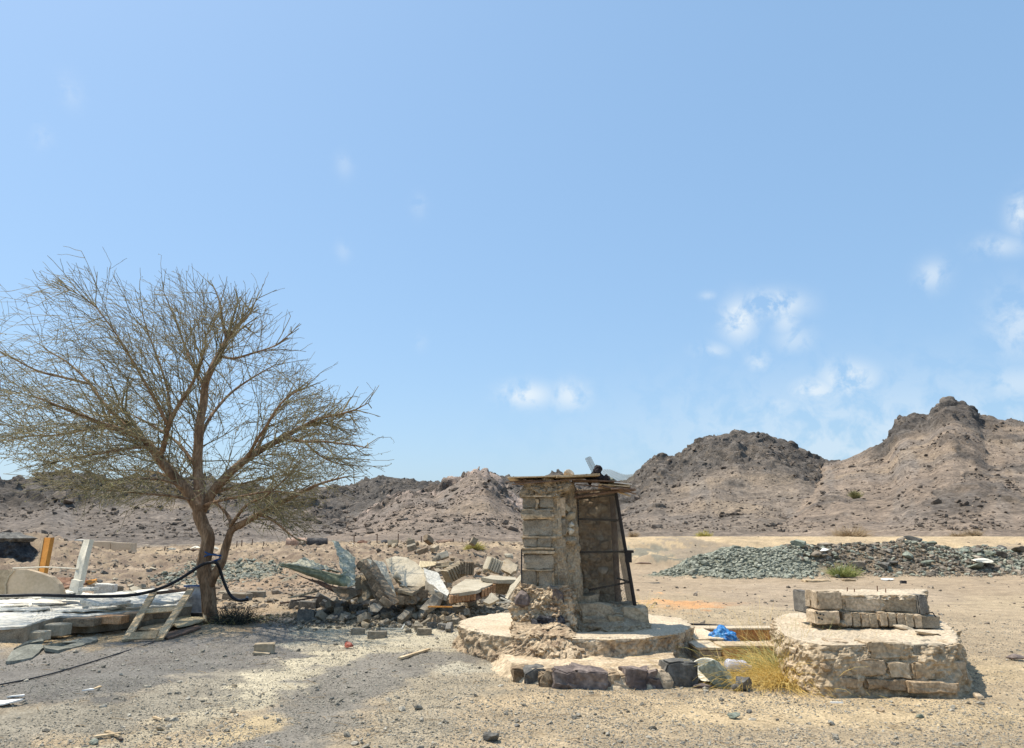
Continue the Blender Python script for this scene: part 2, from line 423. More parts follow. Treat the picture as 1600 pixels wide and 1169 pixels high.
mk('block_dark', [(.085,.08,.07),(.16,.148,.128),(.25,.228,.19)], 5, bump=.5, bscale=40, bdist=.01, rand=.3)
mk('mortar', [(.23,.175,.115),(.37,.295,.20),(.48,.39,.275)], 3, bump=.9, bscale=22, bdist=.025, dirt=((.10,.075,.055),3.2,.62))
mk('plaster', [(.31,.225,.135),(.47,.365,.24),(.59,.48,.335)], 2.4, bump=.8, bscale=16, bdist=.02, dirt=((.20,.145,.10),4.5,.60))
mk('earth_render', [(.24,.165,.105),(.43,.325,.21),(.54,.425,.285)], 5, bump=1.0, bscale=14, bdist=.035, grain=.45, dirt=((.13,.085,.06),3.6,.58))
mk('cement_top', [(.48,.385,.265),(.61,.505,.365)], 2.2, bump=.4, bscale=20, bdist=.01, dirt=((.36,.30,.23),5,.6))
mk('rubble_stone', [(.19,.135,.085),(.33,.24,.15),(.46,.35,.23)], 6, bump=.9, bscale=22, bdist=.02, rand=.3)
mk('stone_purple', [(.09,.07,.064),(.165,.13,.115),(.27,.215,.18)], 5, bump=.9, bscale=14, bdist=.02)
mk('stone_grey', [(.10,.095,.085),(.18,.17,.15),(.29,.27,.23)], 5, bump=.9, bscale=14, bdist=.02, rand=.3)
mk('stone_green', [(.13,.15,.115),(.23,.25,.195),(.36,.37,.29)], 5, bump=.9, bscale=18, bdist=.02, rand=.25)
mk('stone_tan', [(.33,.25,.16),(.48,.375,.255),(.56,.45,.32)], 5, bump=.8, bscale=18, bdist=.02, rand=.15)
mk('cinder', [(.012,.010,.012),(.035,.028,.030),(.07,.055,.055)], 8, bump=1, bscale=26, bdist=.03)
mk('charred', [(.012,.012,.014),(.03,.03,.035),(.12,.12,.125)], 26, rough=.55, bump=1, bscale=30, bdist=.02)
mk('clay', [(.32,.17,.085),(.46,.265,.135),(.54,.35,.21)], 5, bump=.5, bscale=30, rand=.2)
mk('clay_inside', [(.33,.15,.055),(.44,.21,.08),(.52,.29,.14)], 5, bump=.4, bscale=20)
mk('brown_slab', [(.15,.11,.07),(.25,.185,.12),(.35,.265,.175)], 4, bump=.6, bscale=22, bdist=.015, dirt=((.09,.07,.05),6,.63))
mk('slab_face', [(.34,.285,.20),(.45,.39,.285),(.54,.475,.36)], 2, bump=.3, bscale=20, bdist=.006, grain=.18, dirt=((.34,.24,.12),2.2,.62))
mk('slab_stained', [(.25,.195,.125),(.34,.275,.185),(.42,.35,.25)], 1.8, bump=.35, bscale=14, bdist=.008, grain=.2, dirt=((.27,.19,.105),1.6,.60))
mk('slab_white', [(.50,.47,.39),(.62,.59,.51),(.70,.67,.59)], 3, bump=.3, bscale=20, bdist=.008, dirt=((.40,.37,.31),6,.66))
mk('cream_panel', [(.46,.36,.24),(.56,.45,.32),(.60,.49,.36)], 2, bump=.2, bscale=12, rand=.05, grain=.1)
mk('bark', [(.13,.078,.045),(.24,.152,.09),(.35,.24,.15)], 9, bump=1, bscale=28, bdist=.02, stretch=(1,1,.22), grain=.4)
mk('twig', [(.17,.14,.075),(.27,.23,.135),(.37,.32,.19)], 2.5, bump=0, rand=0, grain=.2)
mk('leaf', [(.19,.18,.07),(.28,.26,.11),(.36,.33,.16)], 2.5, bump=0, rand=0, grain=.2)
mk('plank', [(.36,.26,.15),(.47,.355,.215),(.57,.45,.29)], 6, bump=.5, bscale=30, stretch=(1,1,1), rand=.2, bdist=.005)
mk('plank_dark', [(.09,.06,.045),(.15,.10,.07),(.24,.165,.115)], 6, bump=.5, bscale=30, rand=.2)
mk('plank_orange', [(.42,.17,.035),(.52,.23,.05),(.58,.28,.07)], 3, bump=.2, bscale=14, grain=.12)
mk('straw_board', [(.50,.40,.24),(.60,.50,.32)], 8, bump=.4, bscale=40, rand=.1)
mk('rusty', [(.10,.055,.035),(.20,.11,.07),(.35,.23,.165)], 3, bump=.4, bscale=20)
mk('barrel_rust', [(.30,.18,.12),(.48,.33,.24),(.60,.46,.36)], 2, bump=.4, bscale=10)
mk('soot_metal', [(.02,.02,.022),(.05,.048,.048),(.12,.11,.10)], 3, bump=.4, bscale=10)
mk('black_iron', [(.018,.016,.015),(.035,.03,.028)], 8, rough=.7, bump=.3, bscale=30, rand=.05)
mk('wire', [(.15,.13,.10),(.28,.25,.20)], 20, rough=.6, bump=0, rand=0, metallic=.2)
mk('green_metal', [(.17,.19,.12),(.25,.27,.175),(.33,.34,.23)], 3, rough=.55, bump=.3, bscale=8, bdist=.02, dirt=((.38,.37,.31),8,.62))
mk('flaking_metal', [(.27,.27,.19),(.44,.43,.32),(.60,.58,.46)], 14, rough=.6, bump=.7, bscale=18, bdist=.02)
mk('white_paint', [(.66,.61,.49),(.76,.71,.58)], 5, rough=.6, bump=.2, bscale=20, grain=.12)
mk('white_wall', [(.52,.49,.41),(.67,.64,.555),(.73,.70,.615)], 3, bump=.25, bscale=18, bdist=.008, grain=.14, dirt=((.42,.41,.37),3.2,.64))
mk('marble', [(.30,.30,.31),(.42,.42,.43),(.52,.52,.52)], 7, rough=.5, bump=.1, bscale=10, grain=.2, dirt=((.62,.62,.62),9,.6))
mk('grey_tile', [(.14,.14,.115),(.20,.20,.165),(.29,.285,.235)], 4, bump=.4, bscale=20)
mk('blue_plastic', [(.015,.10,.32),(.03,.20,.50),(.16,.42,.66)], 16, rough=.4, bump=.5, bscale=20, bdist=.02, spec=.5)
mk('blue_paint', [(.02,.07,.20),(.03,.10,.28)], 8, rough=.5)
mk('purple_cloth', [(.08,.07,.22),(.14,.12,.33)], 12)
mk('rubber', [(.012,.013,.016),(.02,.022,.028)], 8, rough=.45, bump=.1, rand=0)
mk('straw', [(.52,.35,.08),(.70,.50,.15),(.80,.62,.26)], 3, bump=0, rand=0, grain=.3)
mk('green_straw', [(.26,.28,.10),(.38,.38,.15),(.50,.47,.22)], 3, bump=0, rand=0, grain=.3)
mk('shrub_yellow', [(.36,.32,.09),(.48,.42,.14),(.54,.46,.20)], 3, bump=0, rand=0)
mk('shrub_green', [(.17,.20,.06),(.26,.29,.09),(.38,.38,.15)], 3, bump=0, rand=0)
mk('shrub_dry', [(.26,.19,.12),(.38,.28,.17),(.46,.36,.22)], 3, bump=0, rand=0)
mk('dark_wire', [(.03,.035,.03),(.08,.085,.07)], 6, bump=0, rand=0)
mk('red_scrap', [(.22,.05,.03),(.34,.09,.05)], 10, rough=.5)
mk('paper', [(.70,.69,.64),(.78,.77,.73)], 8, bump=.1, grain=.1)
mk('gravel', [(.15,.135,.112),(.27,.245,.195),(.42,.38,.30)], 3, bump=.5, bscale=3, rand=.45, grain=.2)
mk('gravel_green', [(.15,.16,.12),(.245,.25,.195),(.40,.39,.31)], 2, bump=.4, bscale=3, rand=.35, grain=.2)
mk('gravel_brown', [(.10,.08,.06),(.20,.165,.125),(.34,.285,.215)], 2, bump=.4, bscale=3, rand=.4, grain=.2)
mk('boulder', [(.08,.065,.052),(.155,.122,.095),(.26,.205,.155)], 1, bump=.5, bscale=3, rand=.4, grain=.2)
# clear plastic of the bottle
gm = bpy.data.materials.new('clear_plastic'); gm.use_nodes = True; gb = gm.node_tree.nodes['Principled BSDF']
gb.inputs['Base Color'].default_value = (.80,.80,.88,1); gb.inputs['Roughness'].default_value = .15; gb.inputs['Transmission Weight'].default_value = .45; gb.inputs['IOR'].default_value = 1.3
M['clear'] = gm

# ------------------------------------------------------------------ ground and hills
BUMPS += [(9.3, 31.2, 2.3, 1.5, 1.05), (7.6, 30.6, 1.3, 1.0, .35), (11.9, 32.0, 1.8, 1.6, .9), (14.2, 32.3, 2.2, 1.7, 1.0), (16.8, 32.4, 2.0, 1.7, .95), (19.4, 32.8, 2.6, 1.8, .85), (22.5, 33, 3, 2, .7),
          (6.9, 37.4, 1.4, 1.2, .45), (10.0, 37.6, 2.6, 1.4, .55), (-2.6, 14.8, 2.3, 1.0, .22), (-.9, 15.2, 1.2, 1.0, .15), (-8.2, 11.0, 2.4, .65, .14), (-2.0, 21.5, 2.5, 1.3, .45), (-.6, 24.0, 2.2, 1.5, .55),
          (-21.5, 34, 3.2, 2.5, 1.0), (1.2, 18.5, 1.3, 1.0, .2)]
def to_px(x, y, z):
    dz = z-EYE; f = y*math.cos(PITCH)+dz*math.sin(PITCH); f = np.maximum(f, .05)
    u = -y*math.sin(PITCH)+dz*math.cos(PITCH)
    return 800+FPX*x/f, 584.5-FPX*u/f
ZONES = [  # patches of different soil: centre, half-size (image units, carried to the ground), colour, weight
 (1300,1115,330,28,(0.481,0.389,0.245),.9),(900,1100,200,16,(0.435,0.348,0.222),.7),(1560,1050,90,20,(0.462,0.380,0.245),.7),(1150,1045,80,12,(0.508,0.380,0.213),.9),
 (1090,943,85,9,(0.517,0.298,0.142),1.0),(1010,950,60,10,(0.462,0.344,0.206),.6),(1300,935,220,22,(0.332,0.271,0.197),.8),(1480,985,200,40,(0.351,0.285,0.197),.7),
 (110,1003,130,18,(0.425,0.330,0.197),.9),(410,965,90,22,(0.305,0.226,0.142),.7),(420,905,80,18,(0.315,0.235,0.158),.7),(395,890,60,10,(0.259,0.262,0.201),.7),
 (1012,862,30,14,(0.212,0.203,0.158),.95),(1090,862,50,20,(0.250,0.212,0.158),.95),(1600,868,50,16,(0.231,0.199,0.151),.8),(740,882,60,10,(0.231,0.199,0.151),.6)]
STREAKS = [  # longer bands of soil: a line of image points, half-width, colour, weight
 ([(-60,1135),(200,1100),(420,1060)], 70, (.30,.283,.23), .9), ([(-60,1068),(120,1050),(260,1028),(430,1008),(470,985)], 84, (.185,.18,.168), .97), ([(60,1075),(300,1040)], 40, (.18,.178,.165), .8),
 ([(700,1010),(600,1050),(520,1085),(440,1175)], 95, (.215,.206,.182), .95), ([(760,1035),(700,1090),(640,1175)], 60, (.33,.295,.22), .8),
 ([(720,985),(600,1003),(500,1035),(400,1078),(320,1110)], 34, (.50,.46,.34), .92), ([(640,985),(560,992),(470,1008)], 26, (.47,.435,.33), .85), ([(420,1130),(380,1160)], 40, (.52,.42,.25), .8),
 ([(330,1105),(200,1150),(120,1180)], 36, (.42,.38,.28), .8), ([(720,1045),(790,1030)], 30, (.46,.44,.35), .7)]
def ground_tint(x, y, z):
    n = fbm(x/3, y/3, o=4); n2 = fbm(x/.5, y/.5, o=3); n3 = fbm(x/.12+9, y/.12, o=2)
    def C(c): return np.ones(x.shape+(1,))*np.array(c)
    c = C((0.397,0.325,0.217))
    def mixin(w, col):
        nonlocal c
        c = c*(1-w[..., None]) + w[..., None]*np.array(col)
    mixin(np.clip(.35+n*1.2, 0, 1)*.6, (0.342,0.285,0.197))
    far = sstep(17, 24, y); lf = 1-sstep(-1, 4, x)
    mixin(far*.9*np.ones_like(x), (0.328,0.262,0.183))
    mixin(far*lf*(1-sstep(58,72,y))*.92, (.190,.146,.108))
    mixin(far*lf*sstep(-.2, .3, n2), (0.250,0.199,0.138))
    mixin(far*lf*sstep(.1, .6, fbm(x/1.2+5, y/1.2, o=4))*.8, (.36,.29,.21))
    emb = sstep(36, 39, y)*(1-sstep(60, 75, y))*sstep(-3, 5, x)
    mixin(emb*np.clip(.85+.4*n, 0, 1), (0.462,0.366,0.229))
    mixin(sstep(34, 37, y)*(1-sstep(42, 60, y))*lf*.5, (0.407,0.325,0.213))
    px, py = to_px(x, y, z)
    for cx, cy, sx, sy, col, w in ZONES:
        q = ((px+48*n+26*n2+9*n3-cx)/sx)**2 + ((py+11*n+7*n2+3*n3-cy)/sy)**2
        mixin(w*sstep(1.25, .55, q)*(y > 2), col)
    wx = px+60*n+34*n2+12*n3; wy = (py+13*n+8*n2+4*n3)*2.6
    for pts, wd, col, wt in STREAKS:
        dm = np.full(x.shape, 1e9)
        for (ax, ay), (bx, by) in zip(pts[:-1], pts[1:]):
            ay, by = ay*2.6, by*2.6; t = np.clip(((wx-ax)*(bx-ax)+(wy-ay)*(by-ay))/((bx-ax)**2+(by-ay)**2), 0, 1)
            dm = np.minimum(dm, np.hypot(wx-ax-t*(bx-ax), wy-ay-t*(by-ay)))
        mixin(wt*sstep(1.35, .55, dm/wd)*(y > 2), col)
    for gx, gy, rx, ry, col in ((9.0,31,3.4,2.0,(0.212,0.226,0.170)),(15.5,32.3,4.8,2.2,(0.194,0.154,0.107)),(21,33,3.4,2.4,(0.250,0.240,0.174))):
        q = ((x-gx)/rx)**2+((y-gy)/ry)**2; mixin(sstep(1.2, .7, q+.25*n)*.95, col)
    c = c*(1+.20*n2+.16*n3+.12*n)[..., None]*np.array((1.045, .985, .93))
    return np.clip(c, .02, .9)
HCOL = np.array([(.20,.163,.13),(.165,.138,.112),(.26,.20,.15),(.225,.178,.135),(.265,.202,.148),(.32,.262,.20)])
def hill_tint(x, y, z, crag, win, tt, on):
    c = HCOL[np.where(win < 0, 5, win)]
    n = fbm(x/24, y/24, z/24, o=4); n2 = fbm(x/3, y/3, z/3, o=4)
    def mixin(w, col):
        nonlocal c
        c = c*(1-w[..., None]) + w[..., None]*np.array(col)
    mixin(sstep(.05, .5, n)*.5*on, (.30,.225,.15)); mixin(sstep(.05, .5, fbm(x/17+50, y/17, z/17, o=4))*.6*on, (.165,.14,.118))
    mixin(sstep(.2, .6, fbm(np.arctan2(x, y)*26, np.hypot(x, y)/70, o=4))*.4*on, (.20,.178,.155))
    mixin(crag*np.clip(.85+.6*n2, 0, 1), (.090,.080,.070))
    mixin(crag*sstep(.15, .5, n2)*.8, (.17,.142,.115))
    mixin(crag*sstep(.1, .45, fbm(x/6+9, y/6, z/6, o=3))*.5, (.040,.037,.035))
    pale = crag*(win == 2); mixin(pale*sstep(-.35, .2, n2), (.34,.265,.215))
    n4 = fbm(x/1.3, y/1.3, o=3); c = c*(1+.30*n2+.34*n4+.10*n)[..., None]  # fine speckle paints the dark shadows of small rocks into the colour
    return np.clip(c, .015, .9)
azf = np.linspace(R(-39), R(39), 980); azc = np.linspace(R(39.6), R(320.4), 150)
AZ = np.r_[azf, azc]
rg = np.r_[[.4, 1.5, 3, 4.4], np.exp(np.linspace(math.log(5.6), math.log(60), 400))]
def polar(radii, close):
    A, RR_ = np.meshgrid(AZ, radii); return RR_*np.sin(A), RR_*np.cos(A)
def grid_faces(nr, nc):
    i = np.arange(nr-1)[:, None]*nc; k = np.arange(nc)[None]; k2 = (k+1) % nc
    return np.stack([i+k, i+k2, i+nc+k2, i+nc+k], -1).reshape(-1, 4)
def add_tint(me, c):
    a = me.color_attributes.new('tint', 'FLOAT_COLOR', 'POINT'); a.data.foreach_set('color', np.c_[c.reshape(-1, 3), np.ones(c.size//3)].astype(np.float32).ravel())
import time; _t0 = time.time()
X, Y = polar(rg, True); Z = land(X, Y); T = ground_tint(X, Y, Z)
# a lid over the hole under the camera
V = np.c_[X.ravel(), Y.ravel(), Z.ravel()]; Fq = grid_faces(len(rg), len(AZ))
me = mesh_np('ground', V, Fq); add_tint(me, T); me.polygons.foreach_set('use_smooth', [True]*len(me.polygons))
tag(obj('ground', me, M['ground']), kind='structure')
rh = np.r_[np.linspace(60, 100, 90)[:-1], np.linspace(100, 290, 330), np.linspace(292, 420, 30), np.geomspace(430, 2200, 16)]
X, Y = polar(rh, True); Z, crag, win, tt, on = hills(X, Y, full=True)
edge = rh[:, None]*np.ones_like(X)
Z = np.where(edge > 420, np.minimum(Z, 1.2), Z)
T = hill_tint(X, Y, Z, crag, win, tt, on)
g0 = ground_tint(X, Y, Z); bl = (1-sstep(60, 74, edge))[..., None]*(1-on[..., None]); T = T*(1-bl)+g0*bl
# crag faces shoved sideways so that they break up
dx = crag*on*1.3*fbm(X/5, Y/5, Z/4, o=3); dy = crag*on*1.3*fbm(X/5+40, Y/5, Z/4, o=3)
V = np.c_[(X+dx).ravel(), (Y+dy).ravel(), Z.ravel()]
me = mesh_np('hills', V, grid_faces(len(rh), len(AZ))); add_tint(me, T)
tag(obj('hills', me, M['hill']), kind='structure')

print('TERRAIN', time.time()-_t0)
# ------------------------------------------------------------------ loose stones too many to count
_protos = {}
def protos(mat):
    if mat.name not in _protos:
        c = bpy.data.collections.new('loose_'+mat.name)
        for k in range(6):
            V, F = rock(1, .62+.1*(k % 4), .42+.12*(k % 3), seed=k+40, s=1, cuts=7, rough=.15)
            me = bpy.data.meshes.new('stone'); me.from_pydata(V, [], F); me.materials.append(mat)
            o = bpy.data.objects.new('stone', me); c.objects.link(o)
        _protos[mat.name] = c
    return _protos[mat.name]
def scatter(name, pts, scl, mat, seed=1, tilt=.5):
    me = bpy.data.meshes.new(name); pts = np.asarray(pts, np.float32); me.vertices.add(len(pts)); me.vertices.foreach_set('co', pts.ravel())
    a = me.attributes.new('scl', 'FLOAT', 'POINT'); a.data.foreach_set('value', np.asarray(scl, np.float32))
    o = bpy.data.objects.new(name, me); COL.objects.link(o); o['kind'] = 'stuff'; me.materials.append(mat)
    g = bpy.data.node_groups.new(name, 'GeometryNodeTree')
    g.interface.new_socket('Geometry', in_out='INPUT', socket_type='NodeSocketGeometry'); g.interface.new_socket('Geometry', in_out='OUTPUT', socket_type='NodeSocketGeometry')
    N = g.nodes.new; L = g.links.new; gi = N('NodeGroupInput'); go = N('NodeGroupOutput')
    ci = N('GeometryNodeCollectionInfo'); ci.inputs['Collection'].default_value = protos(mat); ci.inputs['Separate Children'].default_value = True; ci.inputs['Reset Children'].default_value = True
    ip = N('GeometryNodeInstanceOnPoints'); ip.inputs['Pick Instance'].default_value = True
    na = N('GeometryNodeInputNamedAttribute'); na.data_type = 'FLOAT'; na.inputs['Name'].default_value = 'scl'
    rv = N('FunctionNodeRandomValue'); rv.data_type = 'FLOAT_VECTOR'; rv.inputs['Min'].default_value = (-tilt, -tilt, 0); rv.inputs['Max'].default_value = (tilt, tilt, 6.28); rv.inputs['Seed'].default_value = seed
    ri = N('FunctionNodeRandomValue'); ri.data_type = 'INT'
    [s for s in ri.inputs if s.name == 'Max' and s.type == 'INT'][0].default_value = 5
    L(gi.outputs[0], ip.inputs['Points']); L(ci.outputs[0], ip.inputs['Instance']); L([s for s in ri.outputs if s.type == 'INT'][0], ip.inputs['Instance Index'])
    L(rv.outputs[0], ip.inputs['Rotation']); L([s for s in na.outputs if s.enabled][0], ip.inputs['Scale']); L(ip.outputs[0], go.inputs[0])
    md = o.modifiers.new('scatter', 'NODES'); md.node_group = g
    return o
rs = np.random.RandomState(5)
def ring_pts(n, r0, r1, a=38, seed=0, pw=1.0):
    q = np.random.RandomState(seed); r = np.exp(q.uniform(math.log(r0), math.log(r1), n)); az = q.uniform(R(-a), R(a), n)
    return r*np.sin(az), r*np.cos(az), q
x, y, q = ring_pts(175000, 5.4, 18, seed=1)
keep = (fbm(x/1.1, y/1.1, o=3)+.6+.2*q.randn(len(x)) > .2); x = x[keep]; y = y[keep]
s = np.exp(q.normal(math.log(.0098), .46, len(x))).clip(.005, .05)
scatter('pebbles', np.c_[x, y, land(x, y)+s*.1], s, M['gravel'], 3)
x, y, q = ring_pts(1500, 5.6, 24, seed=12); s = np.exp(q.normal(math.log(.04), .4, len(x))).clip(.02, .12)
scatter('small_stones', np.c_[x, y, land(x, y)+s*.1], s, M['gravel'], 4)
x, y, q = ring_pts(52000, 15, 60, seed=2)
lfm = (x+y*.0 < 1) & (y > 17) | (q.rand(len(x)) < .03); x = x[lfm]; y = y[lfm]; keep = fbm(x/2.5, y/2.5, o=3)+.35*q.randn(len(x)) > -.1; x = x[keep]; y = y[keep]
s = np.exp(q.normal(math.log(.06), .55, len(x))).clip(.025, .35)
scatter('bank_stones', np.c_[x, y, land(x, y)+s*.08], s, M['gravel_brown'], 5)
# the two long heaps and the thin spread of green gravel behind the tree
def blob(n, cx, cy, rx, ry, seed, smin, smax, mat, name, edge=1.0, lift=.1):
    q = np.random.RandomState(seed); a = q.uniform(0, 6.283, n); r = np.sqrt(q.rand(n))*edge*(1+.1*q.randn(n)); x = cx+rx*r*np.cos(a); y = cy+ry*r*np.sin(a)
    s = smin*(smax/smin)**(q.rand(n)**2.2)
    return scatter(name, np.c_[x, y, land(x, y)+s*lift], s, mat, seed)
blob(11000, 9.2, 30.9, 2.9, 1.9, 21, .035, .26, M['gravel_green'], 'green_gravel_heap')
blob(4200, 16.6, 32.2, 6.6, 2.2, 22, .04, .36, M['gravel_brown'], 'dark_rubble_heap')
blob(2600, 16.8, 32.0, 6.4, 2.1, 27, .04, .26, M['gravel_green'], 'mixed_gravel')
blob(9000, 9.2, 30.8, 3.2, 2.0, 28, .02, .07, M['gravel_green'], 'green_fines', edge=1.05)
blob(9000, 16.6, 32.1, 7.0, 2.3, 29, .02, .08, M['gravel_brown'], 'brown_fines', edge=1.05)
blob(60, 9.6, 30.8, 3.2, 2.0, 30, .25, .5, M['gravel_green'], 'coarse_green_stones', edge=1.1)
blob(3200, 20.5, 32.6, 3.6, 1.8, 23, .05, .28, M['gravel_green'], 'green_gravel_spread')
blob(2200, -10.0, 26.5, 2.0, 3.0, 24, .04, .22, M['gravel_green'], 'green_gravel_patch')
blob(2600, -2.2, 14.9, 2.6, 1.5, 25, .03, .13, M['block'], 'rubble_fragments', lift=.3)
blob(1800, .2, 17.5, 2.2, 2.2, 26, .04, .2, M['block'], 'rubble_crumbs', lift=.3)
x, y, q = ring_pts(42000, 66, 230, a=39, seed=6); z, cg, wn, t_, on_ = hills(x, y, full=True)
keep = (on_ > .15)*(fbm(x/14, y/14, o=3)+.4*q.randn(len(x)) > .1); x, y, z, cg = x[keep], y[keep], z[keep], cg[keep]
s = np.exp(q.normal(math.log(.24), .6, len(x))).clip(.1, 1.6)*(1+cg*.8)
scatter('hillside_boulders', np.c_[x, y, z+s*.1], s, M['boulder'], 7)

# ------------------------------------------------------------------ masonry helpers
def stone_in(name, x0, x1, y0, y1, Y, dep, seed, mat, parent, kind='rock', yaw=0, roll=0, s=2, chip=.03, proud=0, label=None, amp=.008, fq=.07):
    """a stone or block whose face fills that part of the wall, sunk dep deep behind it"""
    a = at(x0, (y0+y1)/2, Y); b = at(x1, (y0+y1)/2, Y); t = at((x0+x1)/2, y0, Y); u = at((x0+x1)/2, y1, Y)
    wx, hz = b.x-a.x, t.z-u.z
    g = rock(wx*1.06, dep, hz*1.06, seed, s) if kind == 'rock' else rough_block(wx, dep, hz, seed, 7 if amp > .02 else 5, amp, chip, fq)
    c = Vector(((a.x+b.x)/2, Y+dep/2-proud, (t.z+u.z)/2))
    o = obj(name, xf(g, c, (0, roll, yaw)), mat, parent)
    if label: o['label'] = label
    return o
def hexmesh(P, nu, nv, wire=.0016, bulge=0, seed=0, hole=None):
    """hexagonal chicken wire stretched over the patch P(u, v); real wires"""
    V = []; F = []; rnd = random.Random(seed)
    def pt(i, j):
        return Vector(P(i/(nu*3), j/(nv*2)))
    def seg(a, b):
        d = (b-a); s = d.orthogonal().normalized()*wire; t = d.cross(s).normalized()*wire; n = len(V)
        for p in (a, b): V.extend([tuple(p+s), tuple(p-s*.5+t*.87), tuple(p-s*.5-t*.87)])
        F.extend([(n, n+1, n+4, n+3), (n+1, n+2, n+5, n+4), (n+2, n, n+3, n+5)])
    for i in range(nu*3//3):
        for j in range(nv*2):
            u = i*3 + (0 if j % 2 == 0 else 1.5); 
            if u+2 > nu*3: continue
            if hole and hole(u/(nu*3), j/(nv*2)): continue
            seg(pt(u, j), pt(u+1, j))
            if j+1 <= nv*2:
                seg(pt(u+1, j), pt(min(u+1.5, nu*3), j+1)); seg(pt(u, j), pt(max(u-.5, 0), j+1))
    return V, F

# ------------------------------------------------------------------ round platform
PC = (.93, 11.45)
pf = thing('round_platform', 'low round masonry platform with a crumbling plaster rim carrying the ruined block shelter', 'platform', (PC[0], PC[1], 0))
def circ(r, n=60, cx=PC[0], cy=PC[1], sq=1.0, seed=0):
    return [(cx+r*math.cos(a)*(1+.02*math.sin(3*a+seed)), cy+sq*r*math.sin(a)*(1+.02*math.sin(5*a+1))) for a in [2*math.pi*k/n for k in range(n)]]
obj('rim', loft([(-.06, circ(1.79)), (.06, circ(1.73)), (.16, circ(1.70)), (.30, circ(1.72))], 320, 8, 3, .075, 3, 3, hf=.38), M['earth_render'], pf)
obj('top_slab', loft([(.27, circ(1.70)), (.33, circ(1.725)), (.35, circ(1.66))], 320, 4, 14, .075, 3, 3, topamp=.012, hf=.45), M['cement_top'], pf)
rnd = random.Random(4)
for k in range(20):      # rubble showing where the plaster has fallen, front left of the rim
    a = R(rnd.uniform(236, 272)); r = 1.70+rnd.uniform(-.02, .03); s = rnd.uniform(.05, .13)
    obj('stone', xf(rock(s*1.3, s, s*.8, k+60, 1), (PC[0]+r*math.cos(a), PC[1]+r*math.sin(a), rnd.uniform(.02, .27)), (rnd.random(), rnd.random(), a)), M[rnd.choice(['rubble_stone', 'stone_purple', 'stone_tan'])], pf)
for k in range(7):
    a = R(rnd.uniform(275, 345)); r = 1.70; s = rnd.uniform(.05, .11)
    obj('stone', xf(rock(s*1.4, s*.7, s*.8, k+160, 1), (PC[0]+r*math.cos(a), PC[1]+r*math.sin(a), rnd.uniform(.03, .22)), (0, 0, a+1.57)), M[rnd.choice(['rubble_stone', 'stone_tan', 'mortar'])], pf)
# low curved step in front of it
st = thing('stone_step', 'low step edged with dark angular stones in front of the round platform', 'step', (1.0, 9.2, 0))
obj('fill', loft([(-.06, [(-.35,10.0),(-.25,9.2),(.1,8.66),(.6,8.44),(1.1,8.38),(1.65,8.44),(2.05,8.66),(2.15,9.1),(2.1,10.1)]), (.13, [(-.12,10.0),(-.02,9.25),(.25,8.8),(.65,8.58),(1.1,8.52),(1.6,8.58),(1.92,8.78),(2.05,9.1),(2.05,10.1)])], 140, 5, 10, .05, 5, 4, topamp=.02), M['plaster'], st)
for (x0, x1, y0, y1, Y, mt, sd_) in ((868,905,1050,1084,8.40,'stone_purple',1),(898,947,1049,1083,8.38,'stone_purple',2),(946,966,1054,1082,8.42,'rubble_stone',3),(960,984,1056,1081,8.42,'stone_tan',4),(978,1006,1050,1081,8.40,'stone_purple',5),
        (1003,1026,1052,1078,8.44,'stone_purple',6),(1022,1048,1050,1076,8.46,'stone_tan',7),(1042,1088,1036,1074,8.5,'stone_grey',8),(804,826,1048,1066,8.75,'rubble_stone',9),(890,906,1058,1082,8.42,'rubble_stone',12),(936,956,1060,1080,8.42,'stone_purple',13),(1014,1034,1060,1078,8.44,'stone_purple',14),(822,851,1048,1070,8.62,'stone_grey',10),(846,872,1052,1076,8.5,'rubble_stone',11)):
    stone_in('stone', x0-3, x1+3, y0-1, y1+5, Y+.03, .34, sd_+200, M[mt], st, kind='block', chip=.07, amp=.045, fq=.16, roll=.08*((sd_*7)%3-1))

# ------------------------------------------------------------------ ruined shelter
TW = thing('ruined_shelter', 'ruined shelter of concrete blocks and rubble with a boarded roof and chicken wire cage', 'shelter', (.75, 10.9, .33))
ca, sa = math.cos(R(-13)), math.sin(R(-13)); O0 = Vector((.135, 10.62, 0))
def loc_(u, v, z): return Vector((O0.x+u*ca-v*sa*1.0, O0.y+u*sa+v*ca, z))
def rect(u0, v0, u1, v1): return [tuple(loc_(u, v, 0))[:2] for u, v in ((u0, v0), (u1, v0), (u1, v1), (u0, v1))]
def z_at(py, Y=10.62): return at(840, py, Y).z
W_, D_ = .455, .58
obj('core', loft([(z_at(922), rect(.02,.03,W_+.20,D_+.1)), (z_at(850), rect(.02,.03,W_+.13,D_+.1)), (z_at(775), rect(.02,.03,W_+.08,D_+.1))], 130, 30, 5, .03, 3, 9), M['mortar'], TW)
rows = [(776,794,2,0),(796,809,1,.012),(812,838,1,0),(840,855,2,0),(856,863,1,.012),(866,890,1,0),(891,917,2,.005)]
sd_ = 0
for (p0, p1, n, pr) in rows:
    z1, z0 = z_at(p0), z_at(p1)
    for k in range(n):
        sd_ += 1; wd = W_/n-.016
        u = W_*(k+.5)/n
        b = xf(rough_block(wd+2*pr, D_, z1-z0, sd_+300, 6, .012, .05), loc_(u, D_/2-pr+.012*((sd_*5)%3-1), (z0+z1)/2), (0, .02*((sd_*3)%3-1), R(-13)+.05*((sd_*7)%3-1)))
        obj('block', b, M['block'], TW)
